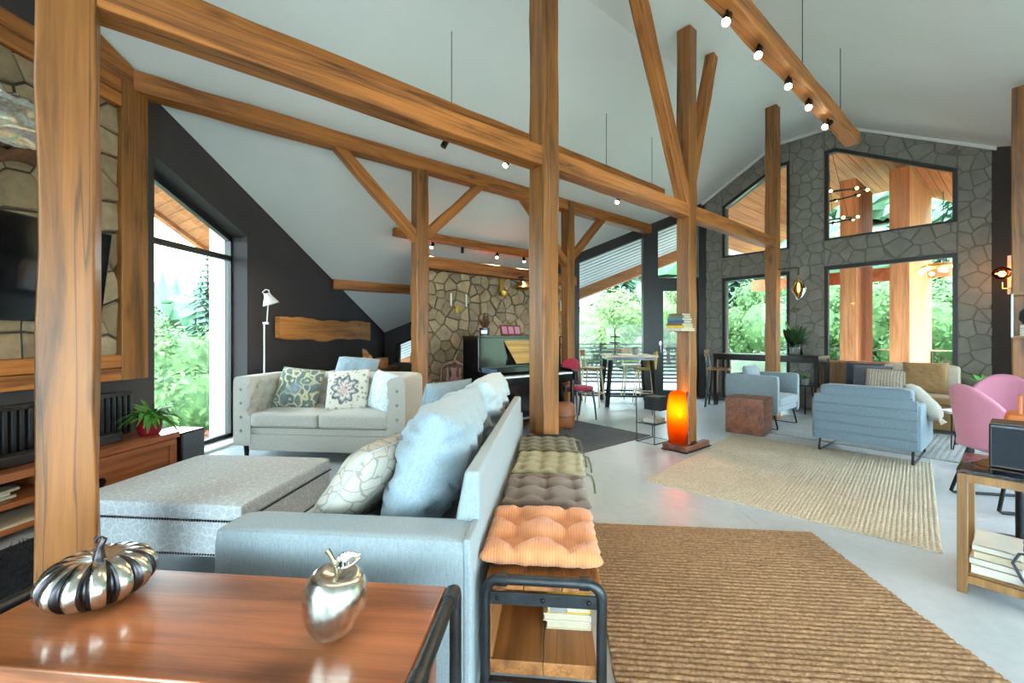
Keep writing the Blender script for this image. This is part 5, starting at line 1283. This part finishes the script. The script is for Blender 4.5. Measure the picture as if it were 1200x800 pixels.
a_ = point('lamp_light', (.0, .05, .48), 4, (1, .6, .25)); a_.parent = lp
wt = thing('wire_table', 'slim black wire side table with a box drawer by the amber lamp', 'side table', (XY(4.55, 2.86)[0], XY(4.55, 2.86)[1], 0), D45)
m = MB()
for x in (-.14, .20):
    MB().tube([(x, -.10, .006), (x, -.10, .54), (x, .14, .54), (x, .14, .006)], .006, 6, closed=True).build('wire_frame', 'black_metal', wt)
for y, z_ in ((-.10, .006), (.14, .006), (-.10, .54), (.14, .54)): MB().tube([(-.14, y, z_), (.20, y, z_)], .006, 6).build('cross_wire', 'black_metal', wt)
MB().box(-.14, .20, -.10, .14, .225, .232).build('shelf', 'black_metal', wt); MB().box(.0, .20, -.09, .13, .375, .535).build('drawer_box', 'black_satin', wt, bevel=.004)
book((XY(4.60, 2.88)[0], XY(4.60, 2.88)[1], .232), .20, .17, .05, 'book_white', 'white book lying on the black wire side table', D45)

# ------------------------------------------------------------------ lounge by the gable
o = soft_box(-.23, .23, -.23, .23, 0, .47, .02, n=4).build('wood_block', 'cube_wood', smooth=50, loc=(XY(6.0, 2.36)[0], XY(6.0, 2.36)[1], 0), rotz=D45+R(8)); tag(o, 'dark solid wooden cube table beside the grey armchair', 'side table')
def armchair(label, loc, rotz, w, d, h, mat, quilt, seatz=.40, armh=None, zb=.20):
    t_ = thing('armchair', label, 'armchair', loc, rotz); armh = armh or h
    soft_box(-w/2+.07, w/2-.07, -d/2+.02, d/2-.08, .24, .32, .02, n=5).build('seat_base', mat, t_, smooth=60)
    soft_box(-w/2+.08, w/2-.08, -d/2, d/2-.14, .31, seatz+.04, .035, .015, n=10).build('seat_cushion', mat, t_, smooth=60)
    for sx in (-1, 1): soft_box(sx*(w/2-.045)-.045, sx*(w/2-.045)+.045, -d/2+.01, d/2-.01, zb, armh, .03, n=7).build('arm', mat, t_, smooth=60)
    bk_ = soft_box(-w/2+.06, w/2-.06, d/2-.11, d/2-.02, zb, h, .03, n=7).build('backrest', mat, t_, smooth=60)
    if quilt:
        n_q = 5; z0 = zb+.005; dz = (h-.03-z0)/n_q
        for k in range(n_q): soft_box(-w/2+.03, w/2-.03, d/2-.04, d/2+.006, z0+dz*k, z0+dz*(k+1), .012, n=4).build('quilt_panel', mat, bk_, smooth=60)
        soft_box(-w/2+.07, w/2-.07, d/2-.22, d/2-.02, h-.12, h+.075, .05, n=8).build('back_cushion', mat, t_, smooth=60)
    for sx in (-1, 1):
        x = sx*(w/2-.07); pts = [(x, -d/2+.08, .24), (x+sx*.0, -d/2+.03, .02), (x, -d/2+.05, .008), (x, d/2-.05, .008), (x, d/2-.03, .02), (x, d/2-.10, .24)]
        MB().tube(pts, .011, 8).build('sled_leg', 'black_metal', t_, smooth=60)
    return t_
cx_, cy_ = XY(6.73, 2.46)
armchair('boxy grey-blue armchair behind the wooden cube', (cx_, cy_, 0), D45, .86, .70, .73, 'armchair_grey', False)
put_pillow('throw_pillow', .40, .30, .14, 'armchair_grey', 'grey pillow on the back of the boxy grey armchair', (XY(6.62, 2.56)[0], XY(6.62, 2.56)[1], .70), (R(-14), 0, D45), 31)
cx_, cy_ = XY(5.99, 1.10)
armchair('wide blue armchair with a quilted back seen from behind', (cx_, cy_, 0), R(135), .90, .80, .665, 'armchair_blue', True, armh=.60, zb=.14)
put_pillow('throw_pillow', .42, .42, .16, 'throw_taupe', 'taupe fringed pillow slung over the arm of the blue armchair', (XY(6.07, .70)[0], XY(6.07, .70)[1], .58), (R(-38), R(8), R(50)), 32)
tp_ = [o for o in bpy.data.objects if o.get('label', '').startswith('taupe fringed')][0]
m = MB(); rr = random.Random(4)
for k in range(60):
    q = k/60*.42-.21; m.tube([(.20, rr.uniform(-.01, .01), q), (.225, rr.uniform(-.02, .02), q+rr.uniform(-.01, .01)), (.25, rr.uniform(-.03, .03), q+rr.uniform(-.015, .015))], [.004, .003, .002], 4)
    m.tube([(q, rr.uniform(-.01, .01), -.20), (q+rr.uniform(-.01, .01), rr.uniform(-.02, .02), -.225), (q+rr.uniform(-.015, .015), rr.uniform(-.03, .03), -.25)], [.004, .003, .002], 4)
tag(m.build('fringe', 'cream_fabric', tp_), kind='stuff')
# brown corner sofa along the gable
bs = thing('corner_sofa', 'tan upholstered lounge sofa against the gable window', 'sofa', (XY(8.15, 1.3)[0], XY(8.15, 1.3)[1], 0), D45)
soft_box(-.35, .36, -.70, .80, .04, .36, .03, n=6).build('base', 'tan_fabric', bs, smooth=60)
for k in range(2): soft_box(-.36, .28, -.70+.75*k, .045+.75*k, .355, .475, .04, .015, n=10).build('seat_cushion', 'tan_fabric', bs, smooth=60)
soft_box(.20, .42, -.70, .10, .365, .86, .06, n=8).build('back_cushion', 'cream_fabric', bs, smooth=60)
rb = thing('reclaimed_panel', 'weathered plank headboard behind the lounge sofa cushions', 'panel', (XY(8.56, 1.72)[0], XY(8.56, 1.72)[1], 0), D45)
for k in range(9): MB().box(-.03, .0, -.52+.115*k, -.52+.115*k+.11, .3, .84).build('plank', 'reclaimed', rb, bevel=.003)
MB().box(-.04, .03, -.53, .53, .84, .87).build('cap_rail', 'cedar', rb); MB().box(.0, .03, -.5, .5, .0, .35).build('support', 'frame_black', rb)
for k, (v, u, z_, w, h, mt, lab, yaw) in enumerate(((1.62, 8.34, .66, .46, .40, 'navy_fabric', 'dark navy pillow farthest left on the lounge sofa', 0), (1.50, 8.25, .64, .46, .38, 'slate_fabric', 'slate grey pillow behind the striped one on the lounge sofa', 4), (1.32, 8.13, .62, .50, .34, 'stripe_print', 'striped beige pillow in the middle of the lounge sofa', -3), (.92, 8.16, .68, .46, .46, 'tan_fabric', 'square caramel pillow at the right of the lounge sofa', 6))):
    put_pillow('throw_pillow', w, h, .15, mt, lab, (XY(u, v)[0], XY(u, v)[1], z_), (R(-16), 0, R(-45)+R(yaw)), 40+k)
potted('potted_plant', 'small bright green plant beside the lounge sofa', (XY(8.2, 2.35)[0], XY(8.2, 2.35)[1], .47), [(.05, 0), (.06, .10), (.05, .10), (.05, .08)], 'concrete_pot', 24, 'leaf_green', 44, .14, .02, 1.2, .09, .4)
ps = thing('plant_stand', 'small dark plant stand at the end of the lounge sofa', 'side table', (XY(8.2, 2.35)[0], XY(8.2, 2.35)[1], 0)); MB().lathe([(1e-5, .45), (.14, .45), (.14, .47), (1e-5, .47)], 20).build('top', 'black_satin', ps)
for k in range(3): MB().tube([(.10*math.cos(k*2.09), .10*math.sin(k*2.09), .45), (.14*math.cos(k*2.09), .14*math.sin(k*2.09), 0)], .010, 6).build('leg', 'black_metal', ps)
ht = thing('hairpin_table', 'small white-topped hairpin table beside the blue armchair', 'side table', (XY(6.92, .44)[0], XY(6.92, .44)[1], 0), D45)
MB().lathe([(1e-5, .40), (.20, .40), (.20, .425), (1e-5, .425)], 26).build('table_top', 'white_enamel', ht, smooth=40)
for k in range(3):
    a = k*2.094+.5; c_, s_ = math.cos(a), math.sin(a); MB().tube([(c_*.15-s_*.04, s_*.15+c_*.04, .40), (c_*.20-s_*.008, s_*.20+c_*.008, .006), (c_*.20+s_*.008, s_*.20-c_*.008, .006), (c_*.15+s_*.04, s_*.15-c_*.04, .40)], .006, 6).build('hairpin_leg', 'black_metal', ht)
wt2 = thing('window_table', 'low pale wooden table with a plant under the stone pier', 'side table', (XY(8.18, .33)[0], XY(8.18, .33)[1], 0), D45)
MB().box(-.22, .22, -.24, .24, .44, .47).build('table_top', 'brass_wood', wt2, bevel=.004)
for sx in (-1, 1):
    for sy in (-1, 1): MB().box(sx*.19-.015, sx*.19+.015, sy*.21-.015, sy*.21+.015, 0, .44).build('leg', 'black_metal', wt2)
potted('potted_plant', 'bushy green plant in a grey pot on the low table by the stone pier', (XY(8.18, .33)[0], XY(8.18, .33)[1], .47), [(.10, 0), (.12, .13), (.11, .13), (.10, .11)], 'concrete_pot', 60, 'leaf_green', 46, .30, .035, 1.3, .12, .5)
wb_ = thing('window_bench', 'low grey bench below the side window', 'bench', (5.75, 5.4, 0), world=True)
bxs((5.58, 5.90, 4.5, 6.0, .38, .46)).build('top', 'concrete_pot', wb_, bevel=.01); bxs((5.64, 5.86, 4.7, 4.8, 0, .38), (5.64, 5.86, 5.7, 5.8, 0, .38)).build('supports', 'black_satin', wb_)
# bar table at the gable
ba = thing('bar_table', 'long black bar table along the left gable window', 'table', (XY(8.25, 2.92)[0], XY(8.25, 2.92)[1], 0), D45)
MB().box(-.31, .29, -.82, .83, .905, .95).build('table_top', 'black_satin', ba, bevel=.004); MB().box(-.31, .29, -.82, -.60, .9505, .956).build('glass_inlay', 'gold_glass', ba)
for x in (-.28, .25):
    for y in (-.79, .79): MB().box(x-.03, x+.03, y-.03, y+.03, 0, .905).build('leg', 'black_satin', ba)
MB().box(-.31, .29, -.80, .80, .84, .905).build('apron', 'black_satin', ba)
gv = potted('potted_plant', 'broad-leaved plant in a clear glass vase on the bar table', (XY(8.1, 2.47)[0], XY(8.1, 2.47)[1], .956), [(.10, 0), (.11, .02), (.115, .20), (.105, .20), (.10, .03)], 'clear_glass', 44, 'leaf_dark', 47, .40, .055, 2.4, .14, .18)
l_ = MB(); leaf(l_, (.02, .1, .30), (-.3, .35, 1), .32, .05, .02); l_.build('leaf', 'leaf_green', gv, smooth=80)
potted('potted_plant', 'small plant in a black pot on the bar table behind the post', (XY(8.2, 2.88)[0], XY(8.2, 2.88)[1], .95), [(.07, 0), (.08, .15), (.07, .15), (.07, .13)], 'black_satin', 26, 'leaf_dark', 48, .16, .014, 1.8, .14, .2)

# ------------------------------------------------------------------ right edge: table, speaker, pink chairs
rt = thing('slim_table', 'slim wooden glass-topped table at the right edge', 'side table', (XY(3.26, .095)[0], XY(3.26, .095)[1], 0), D45)
for x in (-.215, .215):
    for y in (-.115, .115): MB().box(x-.018, x+.018, y-.018, y+.018, 0, .585).build('leg', 'brass_wood', rt, bevel=.003)
for y in (-.115, .115): MB().box(-.20, .20, y-.014, y+.014, .545, .585).build('rail', 'brass_wood', rt); MB().box(-.20, .20, y-.012, y+.012, .055, .09).build('lower_rail', 'brass_wood', rt)
for x in (-.215, .215): MB().box(x-.014, x+.014, -.10, .10, .545, .585).build('rail', 'brass_wood', rt); MB().box(x-.012, x+.012, -.10, .10, .055, .09).build('lower_rail', 'brass_wood', rt)
MB().box(-.235, .235, -.135, .135, .585, .605).build('table_top', 'gold_glass', rt, bevel=.002); MB().box(-.20, .20, -.105, .105, .09, .10).build('shelf', 'brass_wood', rt)
gb = 'books under the slim table'
for k, (z_, h, c, lab) in enumerate(((.10, .04, 'book_white', 'thick white book at the bottom under the slim table'), (.14, .028, 'book_white', 'thin white book second under the slim table'), (.168, .034, 'paper', 'cream book third under the slim table'), (.202, .026, 'book_white', 'pale book with reddish cover on top under the slim table'))):
    book((XY(3.215+.006*k, .10)[0], XY(3.215+.006*k, .10)[1], z_), .30-.01*k, .175-.006*k, h, c, lab, D45+R((2, -2, 3, -1)[k]), gb)
sp = thing('box_speaker', 'black cloth-covered speaker box on the slim table', 'speaker', (XY(3.28, .045)[0], XY(3.28, .045)[1], .605), D45)
MB().box(-.095, .095, -.085, .085, 0, .215).build('cabinet', 'black_satin', sp, bevel=.008); MB().box(-.099, -.094, -.075, .075, .012, .20).build('grille', 'speaker_cloth', sp, bevel=.002); MB().box(-.09, .09, -.08, .08, .215, .220).build('top_plate', 'pipe_metal', sp)
cb = thing('cable_tie', 'small dark blue ribbon beside the books under the slim table', 'ribbon', (XY(3.06, .0)[0], XY(3.06, .0)[1], .10), D45)
MB().tube([(0, -.05, .20), (0, -.03, .16), (0, .03, .15), (0, .05, .10), (0, .02, .03), (0, .0, .0)], .006, 6).build('ribbon', 'navy_fabric', cb)
def tub_chair(label, loc, rotz):
    t_ = thing('pink_chair', label, 'chair', loc, rotz)
    o = MB(); o.grid(29, 12, lambda i, j: (lambda a, q: ((.225+.03*q)*math.sin(a), .03+(.215+.06*q)*math.cos(a), .42+(.46*max(0, math.cos(a*1.02))**.7+.02)*q))((i-.5)*3.0, j)); o = o.build('backrest', 'pink_fabric', t_, smooth=70)
    sd = o.modifiers.new('s', 'SOLIDIFY'); sd.thickness = .045; sd.offset = 0; sb_ = o.modifiers.new('sub', 'SUBSURF'); sb_.levels = 1; sb_.render_levels = 1
    soft_box(-.22, .22, -.21, .20, .39, .47, .035, .01, n=8).build('seat', 'pink_fabric', t_, smooth=60)
    for sx in (-1, 1): MB().tube([(sx*.17, -.10, .41), (sx*.21, -.22, .02), (sx*.21, -.20, .010), (sx*.21, .20, .010), (sx*.21, .22, .02), (sx*.17, .12, .41)], .012, 8).build('sled_leg', 'black_metal', t_, smooth=60)
    MB().tube([(-.17, 0, .40), (.17, 0, .40)], .012, 6).build('cross_bar', 'black_metal', t_)
    return t_
tub_chair('pink upholstered chair nearer the beige rug with its back turned', (3.38, 3.52, 0), R(84))
tub_chair('pink upholstered chair behind the speaker facing the room', (4.10, 4.32, 0), R(-45))
ob = thing('orange_bag', 'orange leather bag at the right edge behind the speaker', 'bag', (2.77, 2.82, .0), D45)
MB().prism([(-.10, 0), (.10, 0), (.13, .36), (-.13, .36)], -.06, .06, 'y').build('body', 'orange_leather', ob, bevel=.02); MB().tube([(-.08, 0, .35), (-.06, 0, .46), (.06, 0, .46), (.08, 0, .35)], .010, 6).build('handle', 'orange_leather', ob, smooth=60)
ob.location.z = .44
sl = thing('bag_stand', 'low dark round stand holding the orange bag', 'stool', (2.77, 2.82, 0)); MB().lathe([(.16, 0), (.16, .015), (.02, .03), (.02, .41), (.17, .42), (.17, .438), (1e-5, .438)], 24).build('stand', 'black_metal', sl, smooth=40)
ws_ = thing('wall_shelf', 'open wooden shelf with books fixed to the right-hand post', 'shelf', (XY(6.22, -.13)[0], XY(6.22, -.13)[1], 1.25), D45)
for z_ in (0, .40): MB().box(-.14, .10, -.30, .24, z_-.012, z_+.012).build('shelf_board', 'brass_wood', ws_)
MB().box(-.14, .10, .225, .24, 0, .40).build('side_panel', 'white_trim', ws_); MB().box(-.14, .10, -.30, -.285, 0, .40).build('side_panel', 'white_trim', ws_); MB().box(.09, .10, -.30, .24, 0, .40).build('back_panel', 'brass_wood', ws_)
for k in range(3): book((XY(6.22, -.02)[0], XY(6.22, -.02)[1], 1.262+.035*k), .16, .20, .034, ('book_white', 'paper', 'book_brown')[k], ('white book lowest in the wall shelf', 'cream book in the middle of the wall shelf pile', 'brown book on top of the wall shelf pile')[k], D45+R(90), 'books in the wall shelf')
vs_ = thing('dark_vase', 'dark round vase on the books in the wall shelf', 'vase', (XY(6.22, -.02)[0], XY(6.22, -.02)[1], 1.367)); MB().lathe([(.05, 0), (.085, .05), (.08, .12), (.04, .17), (.045, .20), (.035, .20)], 22).build('body', 'black_satin', vs_, smooth=60)

# ------------------------------------------------------------------ lamps
def spot_light(name, loc, d, e, ang=100, parent=None):
    l = bpy.data.lights.new(name, 'SPOT'); l.energy = e; l.color = (1, .74, .44); l.spot_size = R(ang); l.spot_blend = .6; l.shadow_soft_size = .035
    o = bpy.data.objects.new(name, l); col.objects.link(o); o.location = loc; o.rotation_euler = Vector(d).to_track_quat('-Z', 'Y').to_euler(); return o
def track_spot(loc, d, label, lit=True, e=60, r=.030, L=.11, drop=.05):
    t_ = thing('track_spot', label, 'spotlight', loc, group='small black ceiling spotlights'); d = Vector(d).normalized()
    MB().tube([(0, 0, 0), (0, 0, -drop)], .010, 8).build('stem', 'black_metal', t_); p = Vector((0, 0, -drop-.01))
    MB().tube([p-d*L*.5, p+d*L*.5], r, 16).build('can', 'black_metal', t_, smooth=40)
    if lit:
        MB().tube([p+d*L*.5, p+d*(L*.5+.004)], r*.86, 16).build('bulb', 'bulb_spot', t_)
        s_ = spot_light('spot_beam', p+d*(L*.5+.02), d, e); s_.parent = t_
    else: MB().tube([p+d*L*.5, p+d*(L*.5+.002)], r*.8, 16).build('lens', 'chrome', t_)
    return t_
for k, u in enumerate((.3, 1.1, 1.9, 2.95, 3.48, 4.10, 4.62, 5.2)):
    x, y = XY(u, TV_); d = [(-.3, -.4, -1), (.5, .1, -1), (-.5, -.2, -1), (-.45, -.75, -1), (-.45, -.8, -1), (-.4, -.75, -1), (-.45, -.8, -1), (-.9, -.55, -.75)][k]
    track_spot((x, y, 3.455), d, ('spotlight on the hanging timber above the bench', 'second spotlight on the hanging timber above the room', 'third spotlight on the hanging timber above the room', 'lit spotlight on the hanging timber nearest the top edge', 'lit spotlight second along the hanging timber', 'lit spotlight in the middle of the hanging timber', 'lit spotlight second from the far end of the hanging timber', 'lit spotlight at the far end of the hanging timber')[k], True, 20)
for k, (u, lit) in enumerate(((2.21, False), (3.0, True), (5.03, True))):
    x, y = XY(u, TV2); track_spot((x, y, 3.455), [(-.45, -.25, -1), (-.3, -.7, -.9), (-.4, -.8, -1)][k], ('unlit spotlight hanging below the main beam left of the tall post', 'lit spotlight just left of the tall post below the main beam', 'small lit spotlight right of the tall post below the main beam')[k], lit, 24, .030, .11, .24)
for k, (u, lit) in enumerate(((3.42, True), (4.0, False), (4.75, True), (5.4, True))):
    x, y = XY(u, 6.19); track_spot((x, y, 2.80), [(-.1, -.8, -.8), (-.05, .1, -1), (.0, -.75, -.9), (.2, -.7, -1)][k], ('lit spotlight at the left of the purlin over the stones', 'unlit spotlight hanging from the purlin over the stones', 'lit spotlight right of the unlit one over the stones', 'lit spotlight at the right end of the purlin over the stones')[k], lit, 60, .026, .10)
for u in (1.0, 2.6, 4.45, 5.66):
    x, y = XY(u, TV_); z1 = roof(TV_)
    o = MB().cyl((0, 0, 3.595), (0, 0, z1), .004, None, 6).build('hanging_wire', 'black_metal', loc=(x, y, 0)); tag(o, {1.0: 'thin wire holding the near end of the hanging timber', 2.6: 'thin wire holding the hanging timber near the top edge', 4.45: 'thin wire holding the middle of the hanging timber', 5.66: 'thin wire holding the far end of the hanging timber'}[u], 'wire')
for u, lab in ((-.7, 'thin wire holding the near end of the second hanging timber'), (2.28, 'thin wire rising behind the main beam left of the tall post'), (4.77, 'thin wire rising behind the main beam right of the tall post'), (5.89, 'thin wire rising behind the main beam near the books post')):
    x, y = XY(u, TV2); o = MB().cyl((0, 0, 3.595), (0, 0, roof(TV2)), .004, None, 6).build('hanging_wire', 'black_metal', loc=(x, y, 0)); tag(o, lab, 'wire')
# pendant on the post, wall lamp, porch lights
pd = thing('pendant_lamp', 'amber drop-shaped pendant hanging from a bracket on the post', 'pendant lamp', (XY(7.24, 2.16)[0], XY(7.24, 2.16)[1], 2.0), D45)
MB().tube([(0, .28, .28), (0, .02, .28), (0, 0, .26), (0, 0, .15)], .007, 6).build('bracket', 'black_metal', pd, smooth=60); MB().cyl((0, 0, .09), (0, 0, .16), .018, .014, 10).build('socket', 'brass', pd)
MB().lathe([(.02, .12), (.06, .06), (.095, -.03), (.09, -.08), (.05, -.15), (.012, -.20)], 22).build('glass_shade', 'gold_glass', pd, smooth=70); MB().ball((0, 0, -.02), .018, 10, sz=4.0).build('filament', 'bulb_soft', pd, smooth=180)
a_ = point('pendant_light', (0, 0, -.1), 3, (1, .65, .3)); a_.parent = pd
wlp = thing('wall_lamp', 'amber globe wall lamp on the dark frame at the right', 'wall lamp', (5.80, 6.10, 2.06))
MB().box(.09, .115, -.05, .05, -.25, .25).build('wall_plate', 'white_trim', wlp); MB().tube([(.10, 0, -.18), (-.02, 0, -.18), (-.02, 0, -.10)], .008, 6).build('arm', 'brass', wlp, smooth=60)
MB().ball((-.02, 0, .02), .095, 18, sz=.85).build('glass_shade', 'amber_glass', wlp, smooth=180); MB().ball((-.02, 0, .01), .035, 12).build('bulb', 'bulb_warm', wlp, smooth=180)
a_ = point('wall_light', (-.16, 0, 0), 1.5, (1, .65, .3)); a_.parent = wlp
rg = thing('ring_chandelier', 'black two-ring chandelier with small bulbs behind the upper gable window', 'chandelier', (XY(9.75, 2.45)[0], XY(9.75, 2.45)[1], 3.55), D45)
for z_, r_, n_ in ((.35, .55, 9), (-.12, .42, 8)):
    MB().tube([(r_*math.cos(2*PI*k/40), r_*math.sin(2*PI*k/40), z_+.06*math.cos(2*PI*k/40)) for k in range(40)], .016, 8, closed=True).build('ring', 'black_metal', rg, smooth=60)
    for k in range(n_):
        a = 2*PI*k/n_; p = Vector((r_*math.cos(a), r_*math.sin(a), z_+.06*math.cos(a))); hb = MB().ball(p, .032, 10).build('holder', 'black_metal', rg, smooth=60); MB().ball(p+Vector((.05*math.cos(a), .05*math.sin(a), .0)), .026, 10).build('bulb', 'bulb_soft', hb, smooth=180)
for k in range(3): MB().cyl((.42*math.cos(k*2.1), .42*math.sin(k*2.1), -.12), (.1*math.cos(k*2.1), .1*math.sin(k*2.1), 1.2), .004, None, 5).build('wire', 'black_metal', rg)
cl_ = thing('bulb_cluster', 'cluster of small glowing bulbs hanging on the porch', 'pendant lamp', (XY(11.2, 1.02)[0], XY(11.2, 1.02)[1], 2.55), D45)
MB().cyl((0, 0, .05), (0, 0, 1.4), .006, None, 6).build('cord', 'black_metal', cl_); MB().lathe([(.30, .0), (.31, .015), (.30, .03)], 24).build('ring', 'brass', cl_)
for k in range(10): MB().ball((.30*math.cos(k*.628), .30*math.sin(k*.628), -.03-.05*(k % 2)), .04, 10).build('bulb', 'bulb_soft', cl_, smooth=180)
bpy.context.view_layer.update()
